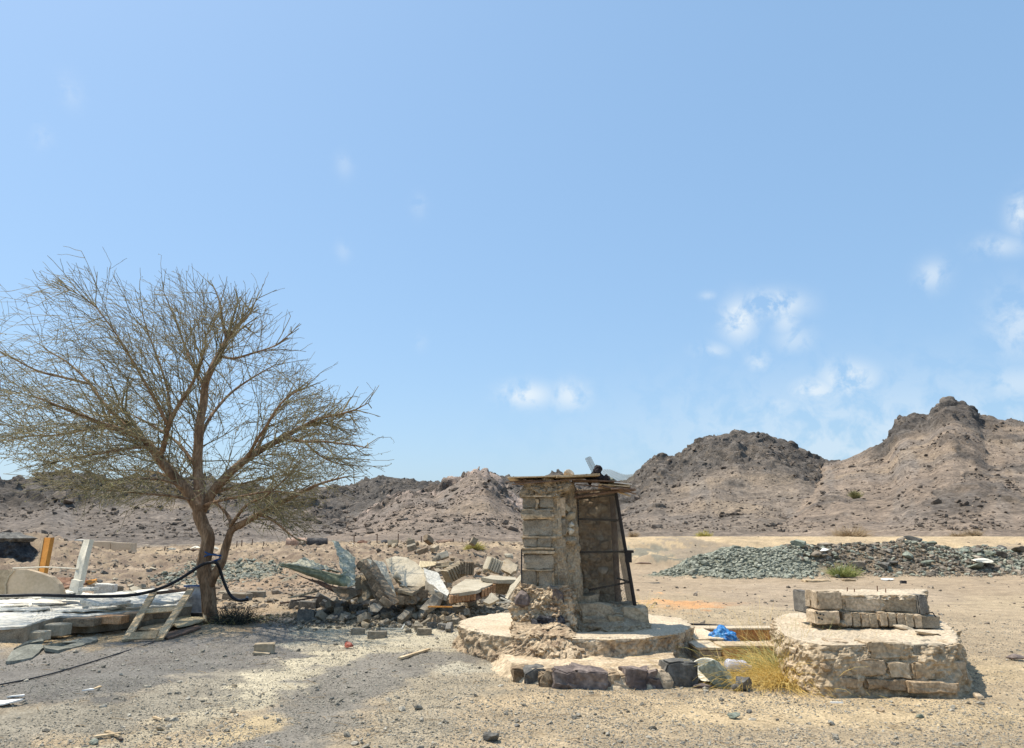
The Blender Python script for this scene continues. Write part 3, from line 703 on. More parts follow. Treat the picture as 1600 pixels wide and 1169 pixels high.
for (p0, p1, u0, u1, pr) in ((774.5,777,-.01,.47,.035),(796,797.5,.0,.2,.02),(796.5,799,.26,.46,.022),(804,809,.0,.46,.025),(809,811,-.005,.44,.012),(838,841,-.01,.5,.02),(855.5,858,0,.46,.03),(861,865,-.01,.47,.026),(889.5,891.5,.0,.45,.03),(916,919,.0,.48,.02)):
    z1, z0 = z_at(p0), z_at(p1); obj('mortar_joint', xf(rough_block(u1-u0, .25, max(z1-z0,.018), int(p0*7), 5, .01, .02), loc_((u0+u1)/2, .125-pr, (z0+z1)/2), (0, 0, R(-13))), M['plaster'], TW)
for (p0, p1, mt) in ((777,808,'stone_tan'),(811,838,'block'),(840,864,'mortar'),(866,890,'mortar'),(892,917,'block')):
    z1, z0 = z_at(p0), z_at(p1); obj('side_block', xf(rough_block(.13, .42, z1-z0, int(p0*3), 5, .008, .02), loc_(W_+.045, .21+.035, (z0+z1)/2), (0, 0, R(4))), M[mt], TW)
obj('mortar_smear', xf(rough_block(.035, .05, .15, 5, 5, .02, .03), loc_(W_*.5, -.002, z_at(788)), (0, .1, R(-13))), M['plaster'], TW)
obj('mortar_smear', xf(rough_block(.03, .05, .2, 6, 5, .02, .03), loc_(W_-.01, -.002, z_at(905)), (0, -.1, R(-13))), M['plaster'], TW)
# rubble cap above the blocks, plaster rib, rear wall
obj('pillar_top', loft([(z_at(777), rect(-.0,-.02,W_+.10,.62)), (z_at(768), rect(.0,-.03,W_+.20,.64)), (z_at(751), rect(.07,.0,W_+.22,.62))], 110, 10, 8, .085, 31, 7, hf=.6), M['mortar'], TW)
obj('pillar_base', loft([(.30, rect(-.10,-.22,.80,.75)), (.55, rect(-.10,-.19,.74,.75)), (.82, rect(-.08,-.14,.70,.7)), (.93, rect(-.02,-.06,.66,.7))], 200, 16, 8, .075, 12, 6, hf=.7), M['earth_render'], TW)
obj('skirt', loft([(-.02, [(-.30,10.0),(-.05,9.72),(.30,9.50),(.80,9.46),(1.05,9.62),(.9,10.6),(0,10.6)]), (.2, [(-.15,10.0),(.05,9.80),(.35,9.62),(.75,9.58),(.92,9.75),(.9,10.6),(0,10.6)]), (.37, [(.0,10.1),(.25,9.85),(.65,9.80),(.80,10.0),(.8,10.5),(.05,10.5)]), (.46, [(.05,10.3),(.25,10.15),(.65,10.12),(.75,10.3),(.8,10.5),(.05,10.5)])], 170, 8, 4, .08, 17, 6, hf=.7), M['earth_render'], pf)
obj('rib', loft([(.33, [(.74,10.52),(1.02,10.6),(1.05,11.1),(.7,11.1)]), (1.2, [(.70,10.62),(.96,10.68),(.98,11.1),(.68,11.1)]), (2.32, [(.66,10.68),(.90,10.74),(.92,11.1),(.64,11.1)])], 110, 26, 5, .035, 22, 6, hf=.6), M['mortar'], TW)
obj('rear_wall', loft([(.33, [(.9,10.98),(1.62,11.05),(1.66,11.5),(.86,11.5)]), (1.1, [(.88,11.02),(1.52,11.1),(1.54,11.5),(.84,11.5)]), (2.26, [(.86,11.02),(1.46,11.1),(1.46,11.5),(.84,11.5)])], 150, 34, 5, .07, 27, 5, hf=.7), M['rubble_stone'], TW)
rnd = random.Random(9)
for k in range(60):      # stones of the rear wall
    z = rnd.uniform(.45, 2.2); x = rnd.uniform(.92, 1.47); s = rnd.uniform(.07, .16)
    obj('stone', xf(rock(s*1.4, .14, s, k+400, 2), (x, 11.05, z), (0, rnd.uniform(-.3,.3), 0)), M[rnd.choice(['rubble_stone', 'mortar', 'stone_tan', 'rubble_stone'])], TW)
for (x0, x1, y0, y1, mt) in ((878,892,786,800,'slab_face'),(882,900,800,814,'slab_face'),(889,898,815,824,'slab_white'),(886,898,824,836,'slab_white'),(878,888,818,838,'mortar'),(880,902,838,856,'mortar')):
    stone_in('stone', x0, x1, y0, y1, 10.60, .16, x0+y0, M[mt], TW)
for (x0, x1, y0, y1, Y, dz_, mt) in ((972,1014,948,979,10.62,.30,'plaster'),(950,975,962,984,10.5,.3,'plaster'),(908,955,966,982,10.45,.3,'mortar'),(905,960,944,968,10.55,.4,'mortar'),(898,935,930,952,10.7,.35,'mortar')):
    stone_in('stone', x0, x1, y0, y1, Y, dz_, x0, M[mt], TW, kind='block', chip=.09, amp=.035, fq=.15)
obj('wall_foot', loft([(.32, [(.80,10.38),(1.2,10.28),(1.6,10.34),(1.92,10.6),(1.9,11.3),(.84,11.4)]), (.42, [(.82,10.42),(1.2,10.34),(1.6,10.40),(1.88,10.66),(1.88,11.3),(.84,11.4)]), (.5, [(.88,10.58),(1.2,10.52),(1.6,10.58),(1.8,10.78),(1.8,11.3),(.84,11.4)]), (.66, [(.9,10.72),(1.2,10.7),(1.55,10.74),(1.7,10.9),(1.7,11.3),(.84,11.4)])], 130, 8, 8, .06, 41, 5, hf=.6), M['mortar'], TW)
for k in range(26):      # charred lump at the foot of the pillar
    pass
for k_, (x0, x1, y0, y1) in enumerate(((830,852,968,983),(846,868,963,983),(862,884,960,982),(872,886,970,984),(838,858,962,974))): stone_in('charred_patch', x0, x1, y0, y1, 10.23, .14, 77+k_, M['charred'], TW, s=3)
stone_in('dark_stone', 803, 830, 924, 950, 10.38, .25, 78, M['stone_purple'], TW, s=3)
stone_in('dark_stone', 862, 884, 918, 950, 10.34, .22, 81, M['stone_purple'], TW, s=3)
stone_in('dark_stone', 826, 855, 762, 776, 10.60, .22, 79, M['plank_dark'], TW, s=3)
obj('tile_scrap', xf(box(.07,.01,.05), at(869, 776, 10.5), (.2,.1,.5)), M['slab_white'], TW)
obj('tile_scrap', xf(rough_block(.11,.08,.03,5,4), at(866, 918, 10.3), (.2,.1,.3)), M['stone_grey'], TW)
obj('tin_strip', board(at(815, 858, 10.58), at(815, 922, 10.58), .02, .01, (0,1,0)), M['soot_metal'], TW)
# iron frame of the cage
pole_b, pole_t = at(992, 946, 10.76), at(961, 764, 10.76)
obj('pole', tube([pole_b, pole_t], .026, 8), M['black_iron'], TW)
obj('pole', tube([at(966, 944, 11.0), at(957, 772, 11.0)], .045, 8), M['plank_dark'], TW)
obj('pole', tube([at(906, 950, 10.76), at(903, 772, 10.76)], .010, 6), M['black_iron'], TW)
for a, b, rr in (((903,811),(969,813),.016),((905,863),(979,862),.016),((920,922),(987,909),.014),((963,903),(985,910),.014),((903,780),(963,773),.014),((958,816),(973,811),.01)):
    obj('bar', tube([at(*a, 10.77), at(*b, 10.77)], rr, 6), M['black_iron'], TW)
obj('lock_box', xf(box(.09,.06,.17), at(982, 879, 10.74)), M['black_iron'], TW)
obj('latch', tube([at(976, 862, 10.72), at(990, 862, 10.72)], .02, 6), M['black_iron'], TW)
# wire mesh of the cage
cA, cB, cC, cD = at(904, 940, 10.74), at(991, 944, 10.74), at(961, 766, 10.74), at(903, 772, 10.74)
def bil(u, v):
    p = (cA*(1-u)+cB*u)*(1-v)+(cD*(1-u)+cC*u)*v
    return p+Vector((0, .02*math.sin(9*u+4*v)+.012*math.sin(23*v), 0))
obj('wire_mesh', hexmesh(bil, 20, 40, .0026), M['wire'], TW)
sA, sB, sC, sD = pole_b, Vector((1.70, 11.35, .62)), Vector((1.46, 11.35, 2.22)), pole_t
def bil2(u, v): return (sA*(1-u)+sB*u)*(1-v)+(sD*(1-u)+sC*u)*v
obj('wire_mesh', hexmesh(bil2, 14, 40, .0021), M['wire'], TW)
# roof boards
def sheet(name, x0, x1, Y0, Y1, z, thk, mat, tilt=0, yaw=0, par=TW, slope=0, lab=None):
    a = at(x0, 760, Y0).x; b = at(x1, 760, Y0).x
    o = obj(name, xf(rough_block(b-a, Y1-Y0, thk, int(x0), 6, .004, .01), ((a+b)/2, (Y0+Y1)/2, z), (slope, tilt, yaw)), mat, par)
    if lab: o['label'] = lab
    return o
sheet('roof_board', 795, 897, 10.42, 11.15, 2.415, .018, M['plank'], tilt=-.02, yaw=R(-4), lab='long thin brown board overhanging the pillar')
sheet('roof_board', 808, 862, 10.5, 11.2, 2.35, .02, M['plank_dark'], tilt=.02, yaw=R(-8))
sheet('roof_board', 868, 937, 10.36, 11.0, 2.425, .03, M['plank'], tilt=-.05, yaw=R(3))
sheet('roof_board', 896, 962, 10.5, 10.85, 2.365, .02, M['plank_dark'], tilt=.03, yaw=R(-2))
sheet('roof_board', 940, 989, 10.55, 11.3, 2.30, .02, M['plank'], tilt=.08, yaw=R(-6))
sheet('roof_board', 958, 990, 10.5, 11.1, 2.25, .02, M['plank_dark'], tilt=.12, yaw=R(9))
sheet('roof_board', 955, 985, 10.7, 11.5, 2.34, .012, M['paper'], tilt=.1, yaw=R(4), lab='pale sheet on the right of the roof')
for k_, (a_, b_, r_) in enumerate((((790,753,10.5),(850,750,10.5),.008),((800,757,10.5),(900,749,10.4),.010),((940,758,10.5),(994,772,10.6),.009),((955,764,10.4),(992,764,10.7),.012),((900,757,10.5),(975,764,10.5),.009),((812,746,10.6),(822,750,10.5),.012))):
    obj('roof_stick', tube([at(*a_), at(*b_)], r_, 5), M['plank_dark'], TW)
obj('roof_beam', tube([at(898, 777, 10.7), at(968, 767, 10.7)], .022, 6), M['plank_dark'], TW)
obj('roof_beam', tube([at(898, 769, 10.66), at(985, 762, 10.8)], .016, 6), M['plank_dark'], TW)
obj('roof_beam', tube([at(960, 767, 10.7), at(985, 775, 10.9)], .012, 6), M['plank'], TW)
def flap(u, v):     # roll of mesh lying loose on the roof
    p0 = at(933, 752, 10.8).lerp(at(914, 716, 10.8), v); p1 = at(946, 752, 10.9).lerp(at(924, 712, 10.9), v)
    return p0.lerp(p1, u)+Vector((0, .05*math.sin(3*v), 0))
obj('loose_mesh', hexmesh(flap, 5, 12, .0034), M['wire'], TW)
def flap2(u, v):
    p0 = at(940, 752, 10.75).lerp(at(990, 752, 10.9), v); p1 = at(941, 732, 11.0).lerp(at(993, 741, 11.1), v)
    return p0.lerp(p1, u)+Vector((0, 0, .02*math.sin(7*v)))
obj('loose_mesh', hexmesh(flap2, 6, 14, .0034), M['wire'], TW)
obj('under_roof_mesh', hexmesh(lambda u, v: at(903+u*62, 765+v*13-u*3, 10.68)+Vector((0, .1*v, 0)), 18, 5, .003), M['wire'], TW)
g = merge(*[xf(rock(.16, .16, .15, k+5, 3, cuts=4, rough=.5), (dx, dy, dz), (k, k*2, 0)) for k, (dx, dy, dz) in enumerate(((0,0,0),(.10,.02,-.02),(.06,0,.09),(.16,.0,-.05),(-.08,.02,-.04)))])
c = at(928, 745, 10.75)
single('cinder_rock', 'black knobbly cinder lump weighing down the shelter roof', 'rock', xf(g, c), M['cinder'])
single('roof_stone', 'small tan stone on the left board of the shelter roof', 'rock', xf(rock(.16,.13,.13,8,3), at(889, 742, 10.7)+Vector((0,0,.015))), M['stone_tan'])
single('roof_stone', 'pale green stone beside the black cinder on the shelter roof', 'rock', xf(rock(.2,.15,.14,9,3), at(953, 752, 10.8)), M['stone_green'])
single('roof_stone', 'dark stone at the right end of the shelter roof', 'rock', xf(rock(.12,.1,.07,10,2), at(964, 755, 10.8)), M['stone_purple'])

# ------------------------------------------------------------------ stepped plinth
PL = thing('stepped_plinth', 'broken two-tier masonry plinth with tan plaster on the right of the trough', 'plinth', (4.1, 9.0, 0))
zt = .47
top = [(1204,968),(1212,990),(1240,1004),(1292,1013),(1400,1009),(1500,1014),(1503,998),(1492,982),(1468,966),(1262,957),(1225,960)]
tp = [tuple(pix(x, y, zt))[:2] for x, y in top]; cx_ = sum(p[0] for p in tp)/len(tp); cy_ = sum(p[1] for p in tp)/len(tp)
for _ in range(2):
    tp = [q for a, b in zip(tp, tp[1:]+tp[:1]) for q in ((a[0]*.75+b[0]*.25, a[1]*.75+b[1]*.25), (a[0]*.25+b[0]*.75, a[1]*.25+b[1]*.75))]
gr = lambda k: [(cx_+(x-cx_)*k, cy_+(y-cy_)*k) for x, y in tp]
obj('lower_tier', loft([(-.06, gr(1.035)), (.1, gr(1.01)), (.38, gr(.99)), (zt, gr(.97))], 340, 12, 14, .062, 51, 4, topamp=.02, hf=.62), M['plaster'], PL)
obj('tier_screed', loft([(zt-.05, gr(.96)), (zt+.015, gr(.965)), (zt+.02, gr(.92))], 220, 3, 14, .035, 52, 5, topamp=.018, hf=.6), M['cement_top'], PL)
for (x0, x1, y0, y1, Y, mt, kd) in ((1299,1330,1003,1017,8.28,'stone_tan','block'),(1288,1338,1017,1031,8.21,'stone_grey','rock'),(1327,1386,1031,1056,8.07,'stone_tan','block'),(1389,1424,1036,1060,8.07,'plaster','block'),
        (1356,1416,1004,1030,8.13,'plaster','block'),(1424,1479,1007,1036,8.12,'block','block'),(1428,1476,1036,1062,8.07,'plaster','block'),(1478,1512,1034,1064,8.13,'stone_tan','block'),(1482,1506,1006,1032,8.20,'plaster','block'),
        (1310,1350,1060,1074,8.05,'rubble_stone','block'),(1352,1420,1062,1078,8.04,'rubble_stone','block'),(1422,1500,1066,1084,7.99,'rubble_stone','block'),(1300,1328,1036,1060,8.23,'rubble_stone','rock'),(1262,1292,1008,1030,8.50,'stone_green','rock')):
    stone_in('block' if kd == 'block' else 'stone', x0, x1, y0, y1, Y, .3, x0+y0, M[mt], PL, kind=kd, chip=.07, amp=.024, fq=.11)
rnd = random.Random(12)
for k in range(7):     # rubble in the left flank
    t = rnd.random(); p = Vector(tp[6]+(0,)).lerp(Vector(tp[10]+(0,)), t) if k % 2 else Vector(tp[2]+(0,)).lerp(Vector(tp[6]+(0,)), t); s = rnd.uniform(.08, .16)
    obj('stone', xf(rock(s*1.3, s, s*.9, k+500, 2), (p.x, p.y+.02, rnd.uniform(.05, .4)), (0, 0, rnd.random()*3)), M[rnd.choice(['stone_tan', 'stone_grey', 'rubble_stone'])], PL)
Yu = 9.45; up = [(at(1268,950,Yu+.1).x, Yu+.12), (at(1318,950,Yu).x, Yu+.08), (at(1440,950,Yu).x, Yu+.06), (at(1450,950,Yu).x, Yu+.2), (at(1448,930,10.5).x, 10.5), (at(1262,930,10.5).x, 10.5)]
obj('upper_tier', loft([(zt, up), (.84, up)], 160, 12, 4, .05, 61, 5, hf=.5), M['mortar'], PL)
upc = [(x*1.0+(.0), y-.03) for x, y in up]
obj('tier_screed', loft([(.83, upc), (.875, upc), (.885, [(a*.98+.02*4.5, b*.98+.02*10) for a, b in upc])], 160, 2, 10, .075, 62, 5, topamp=.01, hf=.6), M['cement_top'], PL)
for (x0, x1, y0, y1, Y, mt, kd, dp) in ((1277,1317,924,953,9.36,'stone_tan','block',.4),(1318,1378,934,956,9.50,'stone_tan','block',.3),(1381,1438,933,957,9.49,'mortar','block',.3),(1436,1450,930,962,9.42,'block_dark','block',.3),
        (1262,1276,925,960,9.7,'block_dark','block',.5),(1438,1470,962,983,9.40,'block','block',.4),(1312,1330,970,981,9.3,'stone_tan','rock',.2)):
    stone_in('block' if kd == 'block' else 'stone', x0, x1, y0, y1, Y, dp, x0+y0, M[mt], PL, kind=kd, chip=.075)
for x0, n in ((1319, 4), (1375, 5)):      # the fluted hollow blocks of the lower course
    for k in range(n): stone_in('fluted_block', x0+k*13.5, x0+k*13.5+12.6, 957+k*.8, 979+k*.8, 9.37+.012*((k*7)%3), .3, x0+k, M['mortar' if k % 2 else 'stone_tan'], PL, kind='block', chip=.05)
hb = stone_in('hollow_brick', 1274, 1313, 955, 976, 9.30, .3, 5, M['stone_tan'], PL, kind='block', chip=.04)
for (hx, hy) in ((1277,958),(1282,960),(1287,961),(1280,966),(1285,968)):
    p = at(hx, hy, 9.285); obj('hole', xf(tube([(0,0,0),(0,.02,0)], .011, 8), p), M['soot_metal'], hb)  # solid dark plugs paint the shade inside the brick's openings
for (px, py, h) in ((1324,921,.05),(1335,922,.04),(1371,921,.07),(1384,923,.05)):
    p = pix(px, py+3, .885); obj('steel_stub', tube([p, p+Vector((.004,0,h))], .007, 6), M['rusty'], PL)
obj('screed_lump', xf(rock(.26,.2,.08,71,3), pix(1412, 984, zt+.02)+Vector((0,0,.02))), M['cement_top'], PL)
obj('screed_lump', xf(rock(.3,.25,.06,72,3), pix(1448, 992, zt+.02)+Vector((0,0,.02))), M['cement_top'], PL)
obj('wire_stub', tube([at(1446,958,9.4), at(1457,957,9.36), at(1462,964,9.34)], .008, 6), M['black_iron'], PL)

# ------------------------------------------------------------------ trough between the two
TR = thing('concrete_trough', 'low concrete trough with brown inner walls between the platform and the plinth', 'trough', (3.0, 11.3, 0))
def wall(x0, x1, Ya, Yb, z, name, mat, cap):
    a = (x0+x1)/2; obj(name, xf(rough_block(x1-x0, Yb-Ya, z+.06, int(x0*50), 6, .012, .02), (a, (Ya+Yb)/2, (z-.06)/2)), mat, TR)
    obj('coping', xf(rough_block(x1-x0+.02, Yb-Ya+.03, .03, int(x0*51), 6, .008, .015), (a, (Ya+Yb)/2, z+.013)), cap, TR)
wall(2.76, 4.15, 10.22, 10.62, .16, 'front_wall', M['clay_inside'], M['plaster'])
wall(2.60, 4.35, 12.05, 12.35, .17, 'rear_wall', M['clay_inside'], M['cement_top'])
wall(2.55, 2.97, 10.9, 12.04, .165, 'side_wall', M['plaster'], M['cement_top'])
wall(2.45, 2.755, 10.22, 10.89, .14, 'side_wall', M['mortar'], M['cement_top'])
obj('end_wall', xf(rough_block(.3,1.4,.22,9,6,.012,.02), (4.3, 11.33, .05)), M['plaster'], TR)
bp = at(1131, 999, 11.1); bs = []
V, F = _icos(4); V = V.copy()
V = V*(1+.5*np.abs(fbm(V[:,0]*2.4, V[:,1]*2.4, V[:,2]*2.4, o=3)))[:, None]*np.array([.40,.28,.34]); V[:, 2] = np.maximum(V[:, 2], -.1)
single('crumpled_container', 'crumpled blue plastic container lying in the trough', 'plastic waste', ([tuple(v) for v in xf((V, F), (bp.x, bp.y, .11), (0,.35,0))[0]], F), M['blue_plastic'])
p = tube(smooth_path([pix(1078,978), pix(1120,980), pix(1165,983), pix(1205,985)], 5), .02, 6)
single('black_hose', 'short black hose behind the trough', 'hose', xf(p, (0,0,.03)), M['rubber'])
q = pix(1126, 1076)
single('green_boulder', 'large grey-green boulder resting in front of the trough', 'rock', xf(rock(.46,.34,.29,33,4,cuts=9), (q.x, q.y+.16, .12), (0,.25,0)), M['stone_green'], smooth=False)
q = pix(1163, 1079); single('dark_stone', 'small dark stone tucked right of the green boulder', 'rock', xf(rock(.2,.16,.15,35,3), (q.x, q.y, .06)), M['stone_grey'])
q = pix(1149, 1080); single('round_stone', 'little rounded grey stone under the green boulder', 'rock', xf(rock(.08,.07,.07,36,3,cuts=1,rough=.05), (q.x, q.y, .03)), M['block_dark'])
q = pix(1102, 1077); single('flat_stone', 'flat dark purple stone left of the green boulder', 'rock', xf(rock(.24,.14,.06,37,3), (q.x, q.y+.05, .02)), M['stone_purple'])
# white bowl and plastic bottle held down by the boulder
q = at(1104, 1046, 8.9)
bw = []; bf = []; n = 28
prof = [(.0,.0),(.10,.005),(.14,.03),(.165,.075),(.175,.08),(.17,.075),(.135,.035),(.0,.012)]
for i, (r_, z_) in enumerate(prof):
    for k in range(n): bw.append((max(r_, .002)*math.cos(6.283*k/n), max(r_, .002)*math.sin(6.283*k/n), z_))
for i in range(len(prof)-1):
    for k in range(n): bf.append((i*n+k, i*n+(k+1) % n, (i+1)*n+(k+1) % n, (i+1)*n+k))
single('white_bowl', 'white plastic bowl lying half under the green boulder', 'bowl', xf((bw, bf), (q.x, q.y, .06), (R(35), R(-12), 0)), M['white_paint'], smooth=True)
q = at(1152, 1050, 8.85); BT = thing('plastic_bottle', 'clear crushed plastic bottle lying right of the green boulder', 'bottle', (q.x, q.y, .1))
pr = [(0,.0),(.045,.0),(.055,.02),(.05,.06),(.056,.1),(.05,.14),(.056,.18),(.05,.22),(.02,.27),(.02,.30)]
V = []; F = []
for i, (r_, z_) in enumerate(pr):
    for k in range(16): V.append((max(r_,.002)*math.cos(6.283*k/16), max(r_,.002)*math.sin(6.283*k/16), z_))
for i in range(len(pr)-1):
    for k in range(16): F.append((i*16+k, i*16+(k+1) % 16, (i+1)*16+(k+1) % 16, (i+1)*16+k))
obj('bottle_body', xf((V, F), (q.x-.12, q.y, .17), (0, R(96), .15), (1.3,1.3,1)), M['clear'], BT, smooth=True)

# ------------------------------------------------------------------ the thorn tree
TB = pix(330, 974); YT = TB.y
TREE = thing('acacia_tree', 'nearly leafless spreading thorn tree with a forked trunk beside the white fallen slab', 'tree', TB)
def limb_pts(pts, k=5): return smooth_path([at(x, y, YT+dy) for x, y, dy in pts], k)
def limb(name, pts, r0, r1, k=5, sides=9, wob=.0):
    P_ = limb_pts(pts, k); n = len(P_); rad = [r0*(1-i/(n-1))**.9+r1*(i/(n-1)) if r1 < r0*.5 else r0+(r1-r0)*i/(n-1) for i in range(n)]
    V, F = tube(P_, rad, sides)
    A = np.array([tuple(v) for v in V]); nn = 1+.10*fbm(A[:,0]*6, A[:,1]*6, A[:,2]*2.2, o=3)
    C = np.repeat(np.array([tuple(p) for p in P_]), sides, 0); A = C+(A-C)*nn[:, None]
    obj(name, ([tuple(v) for v in A], F), M['bark'], TREE, smooth=True)
    return list(zip(P_, rad))
LM = []
trunk = [(331,985,0),(330,968,0),(327,945,0),(325,920,0),(320,898,0),(319,878,0),(324,855,0),(325,838,0),(317,820,0),(311,803,0),(312,788,0)]
P_ = limb_pts(trunk, 6); n = len(P_); rad = [.140+.045*max(0,1-i/5)-.03*(i/(n-1)) for i in range(n)]
V, F = tube(P_, rad, 22)
A = np.array([tuple(v) for v in V]); C = np.repeat(np.array([tuple(p) for p in P_]), 22, 0)
nn = 1+.10*fbm(A[:,0]*5, A[:,1]*5, A[:,2]*1.2, o=3)+.07*fbm(A[:,0]*16, A[:,1]*16, A[:,2]*3, o=3); A = C+(A-C)*nn[:, None]
obj('trunk', ([tuple(v) for v in A], F), M['bark'], TREE, smooth=True)
SPEC = [
 ('limb', [(300,782,0),(270,775,-.5),(235,772,-1.0),(195,768,-1.4),(150,765,-1.7)], .03, .007),
 ('limb', [(318,790,0),(345,782,-.5),(380,775,-1.0),(420,768,-1.5),(455,770,-1.8)], .03, .007),
 ('limb', [(165,664,-.8),(130,672,-.6),(90,680,-.4),(45,682,-.3),(0,690,-.2)], .03, .007),
 ('limb', [(140,600,.8),(100,590,.6),(60,580,.4),(20,560,.2),(-20,540,.1)], .03, .007),
 ('limb', [(150,480,-1.4),(130,465,-1.4),(105,450,-1.4)], .012, .005),
 ('limb', [(475,690,.1),(500,712,.4),(530,725,.8),(565,728,1.0)], .02, .006),
 ('limb', [(360,822,-.08),(385,790,-.5),(415,775,-1.1),(450,745,-1.5)], .035, .008),
 ('second_trunk', [(328,915,-.02),(334,900,-.04),(346,880,-.05),(351,862,-.05),(356,845,-.06),(361,830,-.08),(374,820,-.1)], .09, .06),
 ('limb', [(372,822,-.1),(392,811,-.2),(412,800,-.4),(438,786,-.6),(470,770,-.8),(500,756,-1.0),(540,745,-1.1)], .07, .012),
 ('limb', [(361,832,-.08),(360,815,.1),(352,800,.3),(338,786,.5),(325,772,.8)], .045, .012),
 ('limb', [(404,803,-.3),(425,812,-.5),(445,828,-.8),(462,842,-1.0)], .035, .008),
 ('limb', [(314,800,0),(296,772,.0),(272,745,-.1),(254,722,-.1),(240,704,-.1),(228,690,-.1)], .115, .07),
 ('limb', [(312,795,0),(312,770,.1),(309,735,.2),(310,700,.2),(312,665,.2),(318,630,.3),(321,600,.3),(330,578,.3),(342,555,.4),(355,530,.5)], .105, .05),
 ('limb', [(316,798,.05),(332,770,.1),(356,742,.1),(385,718,.2),(410,702,.3),(440,685,.4),(470,668,.5)], .095, .045),
 ('limb', [(228,690,-.1),(200,676,-.4),(165,664,-.8),(130,650,-1.1),(95,636,-1.4),(55,620,-1.6)], .055, .012),
 ('limb', [(238,702,-.1),(212,676,.1),(186,655,.3),(160,628,.6),(140,600,.8),(110,570,1.0),(70,545,1.2)], .05, .012),
 ('limb', [(234,698,-.1),(205,700,-.4),(170,706,-.8),(135,712,-1.0),(95,720,-1.2)], .035, .01),
 ('limb', [(250,716,-.1),(258,690,-.3),(264,662,-.5),(280,632,-.6),(300,600,-.7),(313,570,-.8),(320,545,-.9)], .055, .014),
 ('limb', [(262,664,-.5),(245,630,-.7),(228,600,-.9),(205,560,-1.1),(180,520,-1.3),(150,480,-1.4)], .035, .008),
 ('limb', [(266,650,-.5),(262,610,-.2),(250,570,.1),(235,530,.3),(222,490,.5)], .03, .008),
 ('limb', [(355,530,.5),(347,500,.5),(344,475,.6),(335,450,.7)], .035, .01),
 ('limb', [(355,530,.5),(372,508,.5),(390,490,.6),(400,468,.7)], .035, .01),
 ('limb', [(341,556,.4),(365,560,.2),(395,552,-.1),(430,540,-.3),(455,520,-.4)], .03, .008),
 ('limb', [(320,604,.3),(300,570,.8),(285,530,1.2),(270,490,1.4),(255,455,1.5)], .035, .008),
 ('limb', [(310,690,.2),(330,650,.8),(360,615,1.3),(395,590,1.6),(430,570,1.8)], .04, .009),
 ('limb', [(396,712,.25),(412,680,.5),(425,650,.7),(450,620,.9),(480,605,1.0)], .04, .01),
 ('limb', [(470,668,.5),(495,655,.5),(520,650,.4),(550,642,.4),(575,630,.3)], .035, .008),
 ('limb', [(445,683,.4),(475,690,.1),(505,690,-.3),(545,695,-.6),(575,700,-.8)], .032, .008),
 ('limb', [(385,718,.2),(400,690,-.3),(420,660,-.8),(440,630,-1.2),(465,610,-1.5)], .035, .008),
 ('limb', [(309,735,.2),(285,700,.8),(262,680,1.3),(230,660,1.7),(190,640,2.1)], .04, .009),
 ('limb', [(300,780,0),(280,755,.5),(250,740,1.0),(210,735,1.5),(170,735,1.9)], .035, .008),
 ('limb', [(332,772,.1),(360,762,.6),(395,752,1.1),(430,745,1.6),(470,735,2.0)], .035, .008),
 ('limb', [(290,765,0),(262,752,-.6),(225,748,-1.2),(190,755,-1.7)], .03, .008),
]
for nm, pts, r0, r1 in SPEC:
    LM.append((nm, limb(nm, pts, r0, r1)))
# outline of the crown in the plane of the trunk
ENV = [(-60,690),(-60,540),(20,495),(80,440),(120,465),(190,440),(265,425),(300,440),(390,462),(445,498),(462,530),(455,575),(512,612),(568,645),(540,670),(578,708),(535,745),(500,770),(480,830),(440,850),(410,800),(330,790),(230,800),(170,790),(120,750),(60,720)]
ENVW = [(at(x, y, YT).x, at(x, y, YT).z) for x, y in ENV]
def inside(x, z):
    c = False; j = len(ENVW)-1
    for i in range(len(ENVW)):
        (xi, zi), (xj, zj) = ENVW[i], ENVW[j]
        if (zi > z) != (zj > z) and x < (xj-xi)*(z-zi)/(zj-zi)+xi: c = not c
        j = i
    return c
rt = random.Random(77); CX, CZ = TB.x-.25, 2.6
TV = []; TF = []; LV = []; LF = []
def seg3(a, b, ra, rb):
    d = b-a
    if d.length < 1e-4: return
    s = d.orthogonal().normalized(); t = d.cross(s).normalized(); n = len(TV)
    for p, r_ in ((a, ra), (b, rb)):
        TV.extend([tuple(p+s*r_), tuple(p-s*r_*.5+t*r_*.87), tuple(p-s*r_*.5-t*r_*.87)])
    TF.extend([(n, n+1, n+4, n+3), (n+1, n+2, n+5, n+4), (n+2, n, n+3, n+5)])
def rv(s=1): return Vector((rt.gauss(0, s), rt.gauss(0, s), rt.gauss(0, s)))
def leaf(p, sz):
    a = rv(1).normalized()*sz; b = rv(1).normalized().cross(a).normalized()*sz*.5; n = len(LV)
    LV.extend([tuple(p-a), tuple(p+b), tuple(p+a), tuple(p-b)]); LF.append((n, n+1, n+2, n+3))
def ok_at(p):
    yy = (p.y-YT)/2.9
    return abs(yy) < 1 and inside(CX+(p.x-CX)/math.sqrt(max(1-.55*yy*yy, .1)), CZ+(p.z-CZ)/math.sqrt(max(1-.5*yy*yy, .1)))
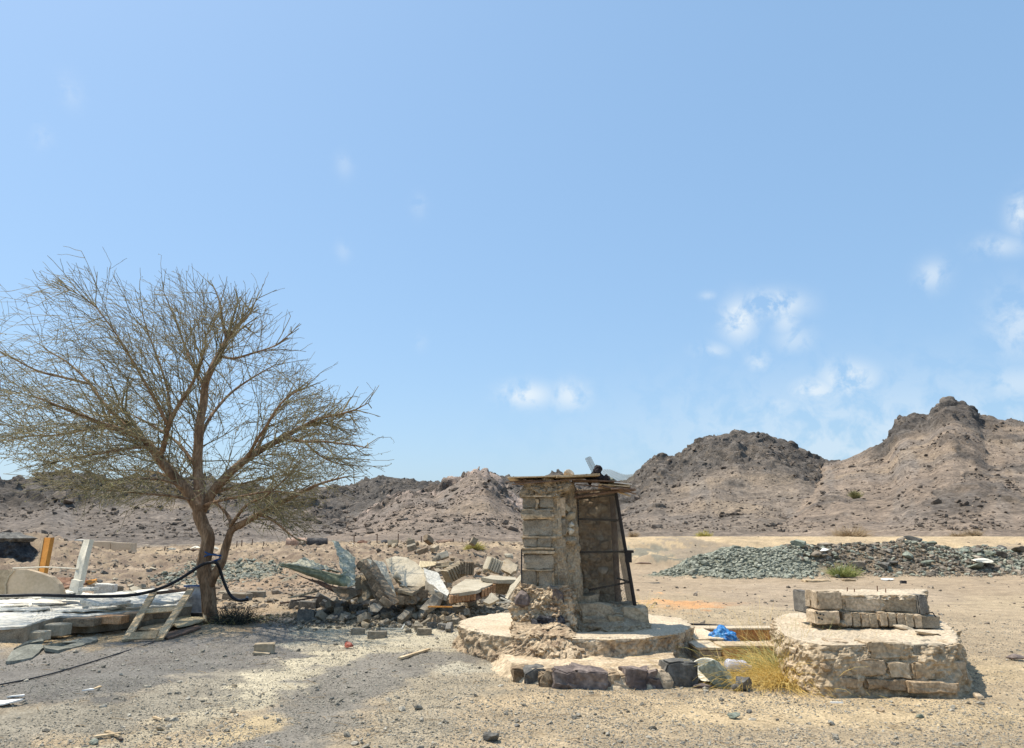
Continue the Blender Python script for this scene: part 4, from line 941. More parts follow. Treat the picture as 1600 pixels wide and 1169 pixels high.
def shoot(p, d, ln, r, lvl):
    step = (.13, .10, .07, .06)[lvl]; n = max(2, int(ln/step)); q = p.copy(); d = d.normalized(); zig = rv(.5); slack = rt.choice((0, 0, 1, 2, 4)) if lvl == 0 else rt.choice((0, 0, 1, 3))
    for i in range(n):
        zig = -zig*.8+rv(.12)
        d2 = (d+zig*(.16, .2, .22, .2)[lvl]+Vector((0, 0, .01))).normalized(); d = (d+rv(.05)+Vector((0,0,(-.015,-.01,0,0)[lvl]))).normalized()
        nx = q+d2*step
        if lvl < 2 and not ok_at(nx):
            slack -= 1
            if slack < 0: return
        if lvl >= 2 and not ok_at(nx) and rt.random() < .55: return
        t0, t1 = 1-i/n, 1-(i+1)/n
        seg3(q, nx, max(r*t0, (.0050, .0042, .0036, .003)[lvl]), max(r*t1, (.0044, .0036, .003, .0026)[lvl])); q = nx
        if lvl < 3 and i > 0:
            pr = (.70, .47, .11)[lvl]
            if rt.random() < pr:
                ax = rv(1).normalized(); sd2 = (d+ax*(1.05, .95, .8)[lvl]).normalized()
                out = Vector((q.x-CX, (q.y-YT)*.7, (q.z-CZ)*.28)); out = out.normalized() if out.length > .1 else Vector((0,0,1))
                sd2 = (sd2+out*.33).normalized()
                shoot(q, sd2, rt.uniform(.5, 1.0)*(.95, .50, .20)[lvl], r*.55, lvl+1)
        for _k in range(2 if lvl >= 1 and q.z < 4.6 else 1 if lvl >= 1 else 0):
            if rt.random() < (.22 if q.z < 4.3 else .04): leaf(q+rv(.012), rt.uniform(.010, .024))
for nm, PR in LM:
    if nm == 'second_trunk': continue
    L_ = 0
    for i in range(2, len(PR)):
        p, r_ = PR[i]; d = (p-PR[i-1][0])
        L_ += d.length
        f = i/len(PR)
        if f < .12: continue
        k = 1 if rt.random() < .95 else 0
        for _ in range(k):
            out = Vector((p.x-CX, (p.y-YT), (p.z-CZ)*.35)); out = out.normalized()
            dd = (d.normalized()*.55+rv(.6)+out*.6+Vector((0,0,.03))).normalized()
            shoot(p, dd, rt.uniform(.8, 1.9), max(.011, min(r_*.4, .018)), 0)
    p, r_ = PR[-1]; d = p-PR[-2][0]
    for _ in range(3): shoot(p, d.normalized()+rv(.25), rt.uniform(.8, 1.5), max(r_*.8, .009), 0)
tw = obj('twigs', (np.array(TV), np.array(TF)), M['twig'], TREE); tw['kind'] = 'stuff'
lv = obj('leaves', (np.array(LV), np.array(LF)), M['leaf'], TREE); lv['kind'] = 'stuff'
print('TREE twig faces', len(TF), 'leaves', len(LF))
# basal tangle of twigs and old wire at the foot of the trunk
V = []; F = []
for k in range(420):
    b = TB+Vector((.42+rt.gauss(0, .16), rt.gauss(-.05, .12), 0)); d = Vector((rt.gauss(0, .5), rt.gauss(0, .4), rt.uniform(.1, 1))).normalized(); q = b.copy(); pts = [q.copy()]
    for _ in range(5): d = (d+rv(.35)+Vector((0,0,-.14))).normalized(); q = q+d*rt.uniform(.04, .11); q.z = max(q.z, .01); pts.append(q.copy())
    g = tube(pts, .0035, 3, cap=False); n0 = len(V); V += [tuple(v) for v in g[0]]; F += [tuple(i+n0 for i in f) for f in g[1]]
tag(obj('twig_tangle', (np.array(V), np.array(F)), M['dark_wire']), 'dark tangle of thin twigs and wire heaped at the foot of the thorn tree', 'brushwood')

# ------------------------------------------------------------------ collapsed building: slabs and sheets
def px3(pts, Y0=None):
    return [at(p[0], p[1], p[2] if len(p) > 2 else Y0) for p in pts]
def plate(name, label, cat, pts, Y0, ext, mat, jag=.012, seed=1, group=None, step=.1):
    return single(name, label, cat, slab(px3(pts, Y0), ext, seed, jag, step), mat, group)
SY = 14.6
# leaning slab whose broken brown edge faces us
SL = thing('leaning_slab', 'thick slab leaning steeply with a brown broken edge and pale yellowish face', 'concrete slab', pix(600, 950))
obj('edge', slab(px3([(556,884,14.7),(573,872,14.9),(593,903,14.5),(617,944,13.9),(602,950,13.85),(590,946,13.95),(572,905,14.4)]), (.06,.12,.03), 3, .015, .08), M['brown_slab'], SL)
obj('face', slab(px3([(573,873,14.88),(600,878,15.1),(608,896,14.9),(621,938,14.1),(616,945,13.95),(593,903,14.5)]), (-.16,.10,-.03), 4, .012, .1), M['slab_face'], SL)
for k, (x, y, Y) in enumerate(((566,885,14.62),(572,893,14.5),(579,901,14.35),(585,911,14.2),(591,921,14.1),(597,931,14.0),(603,941,13.9))):
    obj('broken_brick', xf(rough_block(.22,.10,.12,k+700,4,.006,.03), at(x, y, Y-.01), (0, R(35), .2)), M['brown_slab'], SL)
plate('leaning_slab', 'narrow brown slab standing behind the thick leaning slab', 'concrete slab', [(552,898,15.0),(563,899,14.9),(579,931,14.3),(572,938,14.3),(559,940,14.3)], 14.6, (.2,.22,.02), M['slab_stained'], seed=6)
plate('tilted_slab', 'broad stained slab tilted on end in the middle of the rubble', 'concrete slab', [(602,874,15.3),(617,869,15.5),(635,871,15.5),(650,879,15.4),(660,889,15.2),(670,899,15.0),(663,917,14.6),(646,916,14.6),(632,915,14.6),(613,900,14.8)], 15, (.05,.16,-.12), M['slab_face'], .008, 7, step=.2)
plate('white_slab', 'white painted slab lying tilted right of the stained slab', 'concrete slab', [(661,887,15.2),(683,894,15.3),(692,908,14.9),(702,926,14.3),(699,931,14.2),(680,922,14.3),(667,908,14.6)], 14.8, (-.02,.05,-.10), M['slab_white'], .012, 8)
plate('slab_shaded_side', 'dark grey broken beam under the white slab', 'concrete slab', [(664,908,14.5),(676,915,14.4),(693,930,14.2),(690,938,14.2),(676,932,14.3),(664,922,14.4)], 14.4, (0,.2,0), M['block'], .01, 9)  # side of the white slab, its shade put in as darker grey
BE = thing('masonry_chunk', 'boxy brown masonry chunk with a dusty top in front of the stained slab', 'masonry chunk', pix(644, 952))
obj('body', slab(px3([(621,923,14.2),(644,928,13.9),(664,916,14.5),(664,932,14.5),(645,944,13.9),(622,936,14.2)]), (-.02,.30,.02), 10, .01, .12), M['brown_slab'], BE)
obj('top', slab(px3([(621,922,14.2),(644,927,13.88),(664,915,14.5),(645,915,14.8),(630,917,14.7)]), (0,0,-.05), 11, .01, .12), M['slab_stained'], BE)
for k in range(5): obj('brick', xf(rough_block(.22,.1,.15,k+720,4,.006,.03), at(625+k*8.5, 938-k*.5 if k < 3 else 936-(k-2)*4, 14.1+(.0 if k < 3 else .25)), (0,0,-.3 if k < 3 else .5)), M['brown_slab'], BE)
# flat slab with a beige floor finish and hollow clay bricks below
FS = thing('beige_slab', 'beige topped floor slab with orange-brown clay bricks along its broken edge', 'concrete slab', pix(735, 955))
obj('finish', slab(px3([(703,928,13.9),(708,917,14.5),(727,905,15.4),(771,907,15.6),(770,912,15.2),(744,923,14.3),(722,926,14.0)]), (0,0,-.06), 12, .008, .14), M['slab_face'], FS)
obj('underside', slab(px3([(704,930,13.95),(722,928,14.05),(744,925,14.35),(771,913,15.2),(772,925,15.25),(741,941,14.3),(722,942,14.1),(704,941,14.0)]), (.02,.22,0), 13, .01, .12), M['plank_dark'], FS)
for k in range(16):
    t = k/15; x = 705+t*66; Y = (13.9+.5*min(t/.58, 1)) if t < .58 else 14.35+(t-.58)/.42*.85
    yt = 930-t*5/.58 if t < .58 else 925-(t-.58)/.42*12
    if 8 < k < 11: continue
    a = at(x, yt, Y); b = at(x, yt+13, Y)
    obj('clay_brick', xf(rough_block(.052,.14,(a.z-b.z)*random.Random(k).uniform(.8,1.05),k+740,4,.004,.015), (a.x, Y, (a.z+b.z)/2), (0, random.Random(k+9).uniform(-.08,.08), .3)), M['clay'], FS)
plate('thin_slab', 'thin slab bridging over the dark hollow next to the shelter', 'concrete slab', [(752,902,15.3),(770,899,15.9),(806,902,15.9),(806,906,15.3),(778,906,15.2)], 15.3, (0,0,-.07), M['slab_face'], .012, 14)
plate('hollow_shade', 'dark sheet standing in for the shade of the hollow behind the beige floor slab', 'concrete slab', [(771,908,15.9),(805,906,15.9),(800,918,15.9),(788,930,15.9),(772,926,15.9)], 15.9, (0,.15,0), M['brown_slab'], .01, 15)  # dark sheet added as the shade inside the opening
plate('leaning_strip', 'long grey strip of slab leaning against the left side of the shelter', 'concrete slab', [(813,898,14.0),(816,903,13.9),(800,925,13.5),(793,936,13.3),(789,934,13.4),(797,915,13.7)], 13.7, (.03,.14,0), M['slab_face'], .012, 16)
plate('tilted_slab', 'tan slab tilted to the right at the back of the rubble near the shelter', 'concrete slab', [(779,880,17.2),(793,873,17.4),(809,883,17.2),(806,892,16.8),(798,897,16.5),(784,890,16.8)], 17, (.02,.14,-.06), M['slab_stained'], .015, 17)
plate('grey_slab', 'small grey slab leaning on the rubble below the white slab', 'concrete slab', [(656,951,13.4),(677,928,13.8),(687,935,13.9),(681,946,13.7),(664,954,13.4)], 13.5, (.05,.12,-.04), M['block'], .012, 18)
plate('grey_slab', 'triangular pale grey slab piece right of the thick leaning slab', 'concrete slab', [(578,946,13.4),(584,942,13.5),(597,949,13.5),(590,957,13.3),(578,955,13.3)], 13.4, (0,.1,0), M['block'], .01, 19)
plate('slab_piece', 'slanting pale slab piece right of the beige floor slab', 'concrete slab', [(755,940,13.8),(768,926,14.3),(780,936,14.1),(764,944,13.8)], 13.9, (0,.08,-.05), M['slab_face'], .01, 20)
# ribbed clay pieces at the back
for (cx_, cy_, yw, rl, n, mt, lab) in ((712,893,.6,-.5,7,'slab_stained','ribbed tan hollow block piece tilted at the back of the rubble'),(731,888,.1,.05,6,'brown_slab','upright brown ribbed block at the back of the rubble'),(772,884,.4,.4,5,'slab_face','small pale ribbed piece beside the tan slab')):
    RB = thing('ribbed_piece', lab, 'masonry chunk', at(cx_, cy_+12, 16.2))
    for k in range(n): obj('rib', xf(rough_block(.045,.3,.28,k+760,4,.004,.02), at(cx_, cy_, 16.2)+Vector(((k-n/2)*.052,0,(k-n/2)*.052*-math.tan(rl))), (0, rl, yw)), M[mt], RB)
# planks and reeds
PK = thing('reed_mat', 'yellowish mat of narrow slats lying at the back of the rubble', 'slat mat', at(666, 884, 16.6))
for k in range(12):
    a = at(655+k*2.2, 888-.4*k, 16.4); b = at(657+k*2.2, 877+.1*k, 17.2); obj('slat', board(a, b, .024, .015), M['straw_board'], PK)
for k, (a, b, wd, mt, lab) in enumerate((((680,881,16.6),(709,878,16.8),.07,'plank','light plank at the back of the rubble pointing right'),((681,886,16.4),(710,884,16.5),.06,'straw_board','yellowish plank under the light plank at the back of the rubble'),
        ((669,948,13.5),(707,948.5,13.5),.05,'plank_orange','thin orange plank lying across the front of the rubble'),((452,934,14.2),(496,924,14.6),.10,'plank','pale plank on the left edge of the rubble below the green sheet'),((466,931,14.4),(492,934,14.1),.12,'plank_dark','brown plank on the left edge of the rubble'),((456,939,14.0),(500,933,14.2),.09,'plank_dark','dark plank beneath the brown one at the left edge of the rubble'),
        ((595,982,12.95),(630,983,12.95),.02,'white_paint','thin white strip lying along the front of the rubble'),((627,984,12.9),(632,976,13.1),.02,'white_paint','short white strip standing off the end of the longer one'),((775,942,13.7),(805,940,13.7),.02,'white_paint','thin white moulding lying near the shelter foot'),((782,934,13.9),(806,944,13.7),.02,'white_paint','thin pale stick slanting down near the shelter foot'))):
    single('plank' if k < 6 else 'metal_strip', lab, 'plank' if k < 6 else 'strip', board(at(*a), at(*b), wd, .022), M[mt])
# green sheet-metal pieces, crumpled
def sheet_grid(P, nu, nv, thk, amp, seed, freq=3):
    V = []; F = []
    for side in (0, 1):
        for j in range(nv+1):
            for i in range(nu+1):
                p = P(i/nu, j/nv); q = float(fbm(p.x*freq+seed, p.y*freq, p.z*freq*1.5, o=3))*amp
                V.append((p.x+q*.3, p.y+q+side*thk, p.z+q*.8-side*thk*.3))
    m = (nu+1)*(nv+1)
    for j in range(nv):
        for i in range(nu):
            a = j*(nu+1)+i; F.append((a, a+1, a+nu+2, a+nu+1)); F.append((m+a+nu+1, m+a+nu+2, m+a+1, m+a))
    for i in range(nu):
        F.append((i+1, i, m+i, m+i+1)); a = nv*(nu+1)+i; F.append((a, a+1, m+a+1, m+a))
    for j in range(nv):
        a = j*(nu+1); F.append((a, a+nu+1, m+a+nu+1, m+a)); b = a+nu; F.append((b+nu+1, b, m+b, m+b+nu+1))
    return V, F
def quadpatch(a, b, c, d):    # a,b lower left/right, d,c upper
    a, b, c, d = at(*a), at(*b), at(*c), at(*d)
    return lambda u, v: (a*(1-u)+b*u)*(1-v)+(d*(1-u)+c*u)*v
GS = thing('sheet_metal_door', 'crumpled pale green sheet metal folded open like a boat hull at the left of the rubble', 'sheet metal', at(520, 930, 14.4))
def rim(u, v):      # curved outer skin of the trough
    lo = [(441,885,14.4),(470,896,14.2),(500,907,14.1),(515,913,14.0),(535,917,14.0),(553,914,14.1)]; up = [(439,881,14.4),(467,885,14.2),(495,891,14.1),(515,896,14.0),(530,899,14.05),(545,900,14.3)]
    f = u*(len(lo)-1); i = min(int(f), len(lo)-2); t = f-i
    A = at(*lo[i]).lerp(at(*lo[i+1]), t); B = at(*up[i]).lerp(at(*up[i+1]), t)
    return A.lerp(B, v)+Vector((0, -.07*math.sin(3.14*v), 0))
obj('outer_skin', sheet_grid(rim, 30, 6, .015, .02, 1), M['green_metal'], GS, smooth=False)
obj('folded_lip', tube(smooth_path([at(439,881,14.38), at(467,885,14.15), at(495,891,14.05), at(515,896,13.95), at(532,899,14.0), at(540,893,14.3)], 5), .018, 6), M['green_metal'], GS)
obj('inner_sheet', sheet_grid(quadpatch((445,882,14.6),(535,897,14.4),(516,887,15.2),(474,873,15.3)), 24, 12, .012, .07, 2, 6), M['flaking_metal'], GS)
up_ = obj('upright_sheet', sheet_grid(quadpatch((536,899,14.2),(554,914,14.2),(555,872,14.9),(520,842,15.0)), 14, 22, .012, .05, 4, 5), M['flaking_metal'], GS)
obj('corner_fold', sheet_grid(quadpatch((533,905,14.1),(554,917,14.0),(553,895,14.5),(538,890,14.3)), 8, 8, .012, .10, 5, 6), M['flaking_metal'], GS)
plate('rusty_sheet', 'dark rusty sheet sagging under the green metal', 'sheet metal', [(465,899,14.7),(490,906,14.6),(519,915,14.4),(530,922,14.3),(541,938,14.1),(520,925,14.2),(497,913,14.4)], 14.4, (.0,.2,-.02), M['rusty'], .01, 30)
plate('hollow_block_slab', 'brown hollow-block slab wedged beneath the green metal', 'concrete slab', [(517,918,14.3),(540,920,14.3),(557,922,14.3),(558,930,14.2),(542,938,14.0),(527,932,14.1)], 14.2, (.05,.3,0), M['brown_slab'], .012, 31)
# concrete blocks: the ones that can be told apart
BM = {}
def block_mesh(k, mt):
    if (k, mt) not in BM:
        V, F = rough_block(1, .62, .66, k+800, 4, .03, .09) if k < 5 else rock(1, .8, .66, k+800, 2, cuts=9)
        me = bpy.data.meshes.new('block'); me.from_pydata([tuple(v) for v in V], [], F); me.materials.append(M[mt]); BM[(k, mt)] = me
    return BM[(k, mt)]
def put_block(px, py, w_px, lab, k=0, mt='block', rot=(0,0,0), asp=1.0, grp=None, Y=None, z0=None, name='concrete_block'):
    p = pix(px, py) if Y is None else at(px, py, Y); s = w_px*scale_at(p.y); o = bpy.data.objects.new(name, block_mesh(k, mt)); COL.objects.link(o)
    o.scale = (s, s*.9, s*asp); o.rotation_euler = rot; o.location = (p.x, p.y+s*.3, p.z+s*asp*.26)
    return tag(o, lab, 'block', grp)
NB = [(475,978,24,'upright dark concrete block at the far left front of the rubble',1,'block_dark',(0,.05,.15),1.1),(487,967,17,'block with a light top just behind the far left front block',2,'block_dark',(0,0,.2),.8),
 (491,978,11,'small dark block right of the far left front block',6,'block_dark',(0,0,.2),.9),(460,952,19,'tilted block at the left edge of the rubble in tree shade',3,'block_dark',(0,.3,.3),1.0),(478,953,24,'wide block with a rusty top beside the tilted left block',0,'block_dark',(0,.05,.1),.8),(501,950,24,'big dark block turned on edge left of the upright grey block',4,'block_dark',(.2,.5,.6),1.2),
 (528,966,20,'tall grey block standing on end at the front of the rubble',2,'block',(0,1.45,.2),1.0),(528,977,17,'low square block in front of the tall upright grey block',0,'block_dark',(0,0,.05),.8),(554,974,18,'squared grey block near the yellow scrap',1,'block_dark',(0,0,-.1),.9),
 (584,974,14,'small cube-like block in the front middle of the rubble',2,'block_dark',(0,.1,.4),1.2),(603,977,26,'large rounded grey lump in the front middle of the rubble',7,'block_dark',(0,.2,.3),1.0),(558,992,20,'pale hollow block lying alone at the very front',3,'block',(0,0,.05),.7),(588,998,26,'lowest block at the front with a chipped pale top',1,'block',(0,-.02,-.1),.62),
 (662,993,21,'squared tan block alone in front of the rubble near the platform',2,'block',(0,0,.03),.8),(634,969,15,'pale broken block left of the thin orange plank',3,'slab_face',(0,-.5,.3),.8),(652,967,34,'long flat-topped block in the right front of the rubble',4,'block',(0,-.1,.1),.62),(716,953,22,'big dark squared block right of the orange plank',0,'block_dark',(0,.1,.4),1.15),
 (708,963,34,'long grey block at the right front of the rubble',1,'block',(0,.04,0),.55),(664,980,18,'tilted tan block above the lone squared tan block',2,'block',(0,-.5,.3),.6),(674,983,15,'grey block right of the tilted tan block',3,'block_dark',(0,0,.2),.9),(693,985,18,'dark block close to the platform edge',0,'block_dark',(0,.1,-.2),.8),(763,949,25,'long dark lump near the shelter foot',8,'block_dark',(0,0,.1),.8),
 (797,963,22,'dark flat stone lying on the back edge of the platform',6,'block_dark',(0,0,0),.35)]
for (x, y, wp, lab, k, mt, rot, asp) in NB: put_block(x, y, wp, lab, k, mt, rot, asp)
put_block(620, 906, 14, 'small pale stone wedged between the stained slab and the leaning slab', 8, 'slab_face', (0,.9,.2), 1.1, Y=14.6, name='stone')
put_block(630, 918, 13, 'light lump sitting on the boxy masonry chunk', 7, 'slab_face', (0,0,.2), .6, Y=14.4, name='stone')
# the rest of the heap: blocks and lumps that nothing tells apart
rb = random.Random(21); LABG = 'grey broken concrete block lying among the others in the rubble heap'
def heap_in(x0, x1, y0, y1, n, smin, smax, lift, mats, lab, grp, zmin=0):
    for _ in range(n):
        px, py = rb.uniform(x0, x1), rb.uniform(y0, y1); p = pix(px, py); s = rb.uniform(smin, smax)**1.0*scale_at(p.y)
        o = bpy.data.objects.new('concrete_block', block_mesh(rb.randrange(10), rb.choice(mats))); COL.objects.link(o); sc = s*rb.uniform(.8, 1.15)
        o.scale = (sc, sc*.85, sc*rb.uniform(.65, 1.1)); o.rotation_euler = (rb.uniform(-.5, .5), rb.uniform(-.6, .6), rb.uniform(-1.5, 1.5)); o.location = (p.x, p.y, p.z+s*.22+rb.random()*lift)
        mn = o.data.materials[0].name; wd = 'block' if o.data.name.startswith('block') and mn in ('block', 'block_dark') else 'lump'
        clr = {'block': 'grey', 'block_dark': 'dark grey', 'brown_slab': 'brown', 'slab_stained': 'tan', 'slab_face': 'pale', 'stone_grey': 'stony grey'}[mn]
        szw = 'small' if s < smin*scale_at(p.y)+(smax-smin)*scale_at(p.y)*.33 else 'middling' if s < smin*scale_at(p.y)+(smax-smin)*scale_at(p.y)*.66 else 'large'
        q_ = 'dusty-topped ' if o.rotation_euler.x > .25 else 'upturned ' if o.rotation_euler.y < -.3 else 'tilted ' if o.rotation_euler.y > .3 else ''
        zn = ['under the green sheet metal', 'below the leaning slab', 'below the boxy brown chunk', 'in front of the grey slab', 'near the orange plank', 'below the beige slab', 'beside the pale slanting slab', 'close to the shelter foot'][min(7, max(0, int((px-500)/38)))] if y0 > 920 else ['behind the leaning slab', 'behind the stained slab', 'behind the white slab', 'around the ribbed piece', 'by the thin bridging slab', 'next to the tan tilted slab'][min(5, max(0, int((px-610)/32)))]
        rw = ('at the front edge ' if py > 980 else 'in the front row ' if py > 966 else 'in the middle row ' if py > 948 else 'high ') if y0 > 920 else ''
        tag(o, f'{szw} {q_}{clr} broken {wd} {rw}{zn}', 'block', grp)
D = 'block_dark'; G = 'broken blocks strewn through the rubble heap'
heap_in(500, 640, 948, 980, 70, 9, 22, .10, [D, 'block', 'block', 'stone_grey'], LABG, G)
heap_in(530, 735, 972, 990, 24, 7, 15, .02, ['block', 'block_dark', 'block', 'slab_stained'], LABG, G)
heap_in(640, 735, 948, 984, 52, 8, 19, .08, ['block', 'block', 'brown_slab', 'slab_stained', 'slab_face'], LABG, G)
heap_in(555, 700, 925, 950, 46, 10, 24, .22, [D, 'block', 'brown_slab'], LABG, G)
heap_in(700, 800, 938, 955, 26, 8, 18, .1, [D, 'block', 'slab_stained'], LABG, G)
heap_in(660, 800, 900, 925, 48, 9, 20, .35, ['block', 'slab_stained', 'slab_face', 'brown_slab'], 'tan broken masonry lump at the back of the rubble heap', 'broken lumps at the back of the rubble heap')
heap_in(610, 700, 895, 912, 22, 9, 18, .4, ['block', 'slab_stained', 'brown_slab'], 'tan broken masonry lump at the back of the rubble heap', 'broken lumps at the back of the rubble heap')
single('yellow_scrap', 'small yellow scrap between the front blocks of the rubble', 'scrap', xf(rough_block(.13,.1,.07,3,4), pix(540, 972)+Vector((0,0,.05))), M['straw_board'])
q = pix(545, 1013); V, F = rock(.14,.09,.08,91,3)
single('crushed_can', 'crushed rusty red can on the pale ground before the rubble', 'can', xf((V, F), (q.x, q.y, .045)), M['red_scrap'])
a = pix(624, 1032); b = pix(670, 1018)
single('stick', 'pale straight stick lying on the ground left of the platform', 'stick', board(a+Vector((0,0,.025)), b+Vector((0,0,.03)), .05, .025), M['plank'])
q = pix(410, 1022)
single('concrete_block', 'lone weathered block lying on the grey gravel between tree and platform', 'block', merge(xf(rough_block(.27,.16,.14,91,4,.006,.03), (q.x, q.y+.08, .07), (0,0,.2)), xf(rough_block(.22,.1,.03,92,4,.004,.02), (q.x, q.y-.04, .02), (0,.1,.1))), M['slab_stained'])

# ------------------------------------------------------------------ left: fallen white roof slab
WS = thing('white_slab', 'large cracked white roof slab lying almost flat on the left', 'concrete slab', pix(60, 990))
zs = .30
out = [(-130,968),(-60,978),(0,981),(40,978),(70,968),(95,962),(140,962),(185,958),(230,952),(262,948),(300,945),(300,925),(240,920),(150,928),(90,921),(0,922),(-130,926)]
O_ = [pix(x, y, zs) for x, y in out]
V, F = loft([(.02, [(p.x, p.y) for p in O_]), (zs-.02, [(p.x, p.y) for p in O_])], 320, 5, 4, .015, 3, 4)
obj('body', (V, F), M['block'], WS)
V, F = loft([(zs-.03, [(p.x, p.y-.02) for p in O_]), (zs, [(p.x, p.y-.02) for p in O_])], 320, 2, 16, .03, 5, 3, topamp=.022, hf=.7)
obj('screed', (V, F), M['white_wall'], WS)
rl = random.Random(31)
for k in range(24):     # lifted flakes of the white screed
    px_, py_ = rl.choice([(rl.uniform(95, 260), rl.uniform(926, 952)), (rl.uniform(0, 200), rl.uniform(932, 958))]); p = pix(px_, py_, zs); s = rl.uniform(.12, .42)
    n = rl.randint(4, 6); pts = [p+Vector((s*math.cos(6.28*i/n)*rl.uniform(.7,1.2), s*.8*math.sin(6.28*i/n)*rl.uniform(.7,1.2), 0)) for i in range(n)]
    tx, ty = rl.uniform(-.06,.06), rl.uniform(-.05,.07); pts = [Vector((q.x, q.y, zs+.03+tx*(q.x-p.x)+ty*(q.y-p.y)+.03*rl.random())) for q in pts]
    obj('flake', slab(pts, (0,0,-.022), k, .008, .08), M[rl.choice(['white_wall','white_wall','slab_white'])], WS)
for (x0, x1, y0, y1, Y, mt) in ((-10,18,985,1006,11.25,'block'),(18,62,985,1003,11.35,'slab_face'),(62,96,976,995,11.95,'slab_face'),(97,146,967,980,12.55,'brown_slab'),(147,188,963,976,12.8,'clay'),(189,228,958,971,13.1,'brown_slab'),(229,258,954,967,13.4,'brown_slab')):
    stone_in('edge_block', x0, x1, y0+(3 if x0 < 60 else 0), y1, Y+(.30 if x0 < 95 else .03), .3, x0+900, M[mt], WS, kind='block', chip=.03)
plate('white_slab_strip', 'long white strip of slab lying behind the wooden frame', 'concrete slab', [(165,936,13.9),(210,930,14.4),(268,926,14.8),(300,928,14.8),(272,940,14.0),(210,944,13.6)], 14, (0,0,-.05), M['white_wall'], .012, 41)
plate('white_slab_strip', 'shorter white strip of slab stacked on the left half of the white roof slab', 'concrete slab', [(125,938,13.3),(165,930,13.9),(205,938,13.6),(170,944,13.2)], 13.4, (0,0,-.04), M['slab_white'], .012, 42)
# broken shapes behind the slab
CP = thing('curved_panel', 'beige round-topped panel standing behind the white roof slab', 'panel', pix(50, 935))
obj('panel', slab(px3([(9,931,14.6),(10,910,14.6),(16,898,14.6),(24,890,14.6),(42,890,14.6),(62,896,14.6),(80,902,14.6),(91,913,14.6),(97,931,14.6)]), (.02,.12,0), 43, .0), M['cream_panel'], CP)
obj('broken_rim', tube([at(9,931,14.58), at(9,912,14.58), at(14,900,14.58), at(22,891,14.58)], .018, 6), M['slab_face'], CP)
plate('curved_panel', 'second beige panel cut off by the left edge of the picture', 'panel', [(-60,932,14.9),(-60,896,14.9),(0,891,14.9),(12,890,14.9),(16,896,14.9),(9,912,14.9),(9,932,14.9)], 14.9, (0,.12,0), M['slab_stained'], 0, 44)
single('orange_post', 'tall orange painted board leaning behind the curved beige panel', 'board', slab(px3([(57,897,15.4),(68,840,15.8),(79,840,15.8),(68,897,15.4)]), (.03,.09,0), 1, 0), M['plank_orange'])
single('orange_board_edge', 'pale raw edge strip along the orange board', 'board', slab(px3([(56,897,15.38),(67,841,15.78),(68.6,840,15.78),(58.6,897,15.38)]), (.0,.08,0), 1, 0), M['plank'])
WP = thing('white_post', 'white split post leaning behind the white roof slab with a footed base', 'post', pix(115, 932))
obj('shaft', slab(px3([(114,908,14.9),(121,875,15.1),(131,843,15.3),(140,843,15.3),(133,870,15.1),(124,912,14.9)]), (.02,.14,0), 2, .006, .2), M['white_paint'], WP)
obj('split_edge', slab(px3([(115,905,14.95),(123,870,15.15),(129,844,15.35),(131,844,15.33),(124,876,15.13),(118,905,14.93)]), (-.03,.1,0), 3, .008, .1), M['soot_metal'], WP)
obj('foot', slab(px3([(108,920,14.7),(112,905,14.8),(124,908,14.8),(121,929,14.7)]), (.0,.16,0), 4, .006, .2), M['white_paint'], WP)
single('white_pipe', 'thin white pipe bridging the orange board and the white post', 'pipe', tube([at(20,888,15.3), at(70,886,15.2), at(122,889,15.0)], .014, 6), M['white_paint'])
plate('brown_sheet', 'rusty brown sheet lying behind the white post', 'sheet metal', [(78,902,15.3),(112,902,15.3),(128,901,15.6),(139,912,15.2),(128,914,15.0),(118,914,15.0),(96,920,14.8)], 15, (0,.15,-.02), M['rusty'], .006, 45)
plate('yellow_scrap', 'torn yellow orange scrap on the end of the brown sheet', 'scrap', [(132,908,15.2),(151,904,15.5),(147,909,15.2),(138,912,15.1)], 15.2, (0,.04,-.02), M['plank_orange'], .008, 46)
for (x, y, wp, lab, k, mt, rot, asp) in ((160,928,27,'pale square concrete block with a hole behind the white roof slab',0,'slab_white',(0,.05,.1),.85),(180,926,16,'grey broken block right of the pale square block',3,'block',(0,.1,.5),1.0),(207,930,24,'wedge-shaped pale block on the back of the white roof slab',7,'slab_face',(0,.2,.1),.8),
        (228,928,16,'smaller block right of the wedge-shaped block',8,'block',(0,0,.3),.7),(106,930,18,'pale slanted chunk at the foot of the white post',8,'slab_face',(0,.4,.1),.7),(252,928,20,'grey lump partly behind the wooden frame',6,'block_dark',(0,0,.1),.6),
        (397,934,26,'grey block with a light top alone on the soil right of the tree',1,'block',(0,0,.05),.55),(366,938,38,'longer block with a pale top just right of the trunk',2,'block',(0,.03,-.1),.5),(350,929,20,'broken flat block behind the trunk',4,'slab_face',(0,0,0),.3)):
    put_block(x, y, wp, lab, k, mt, rot, asp)
for k, (x0, x1, y, lab) in enumerate(((128,150,921,'white flat shard in front of the rusty brown sheet'),(70,108,934,'white shard lying on the back of the white roof slab'),(108,140,936,'white shard right of the others on the back of the white roof slab'))):
    p = at(x0, y, 14.3); q = at(x1, y-2, 14.4); single('slab_shard', lab, 'shard', xf(rough_block((q-p).length, .35, .05, k+950, 5, .006, .03), (p+q)/2, (0,.05,.1)), M['slab_white'])
rp = random.Random(40)
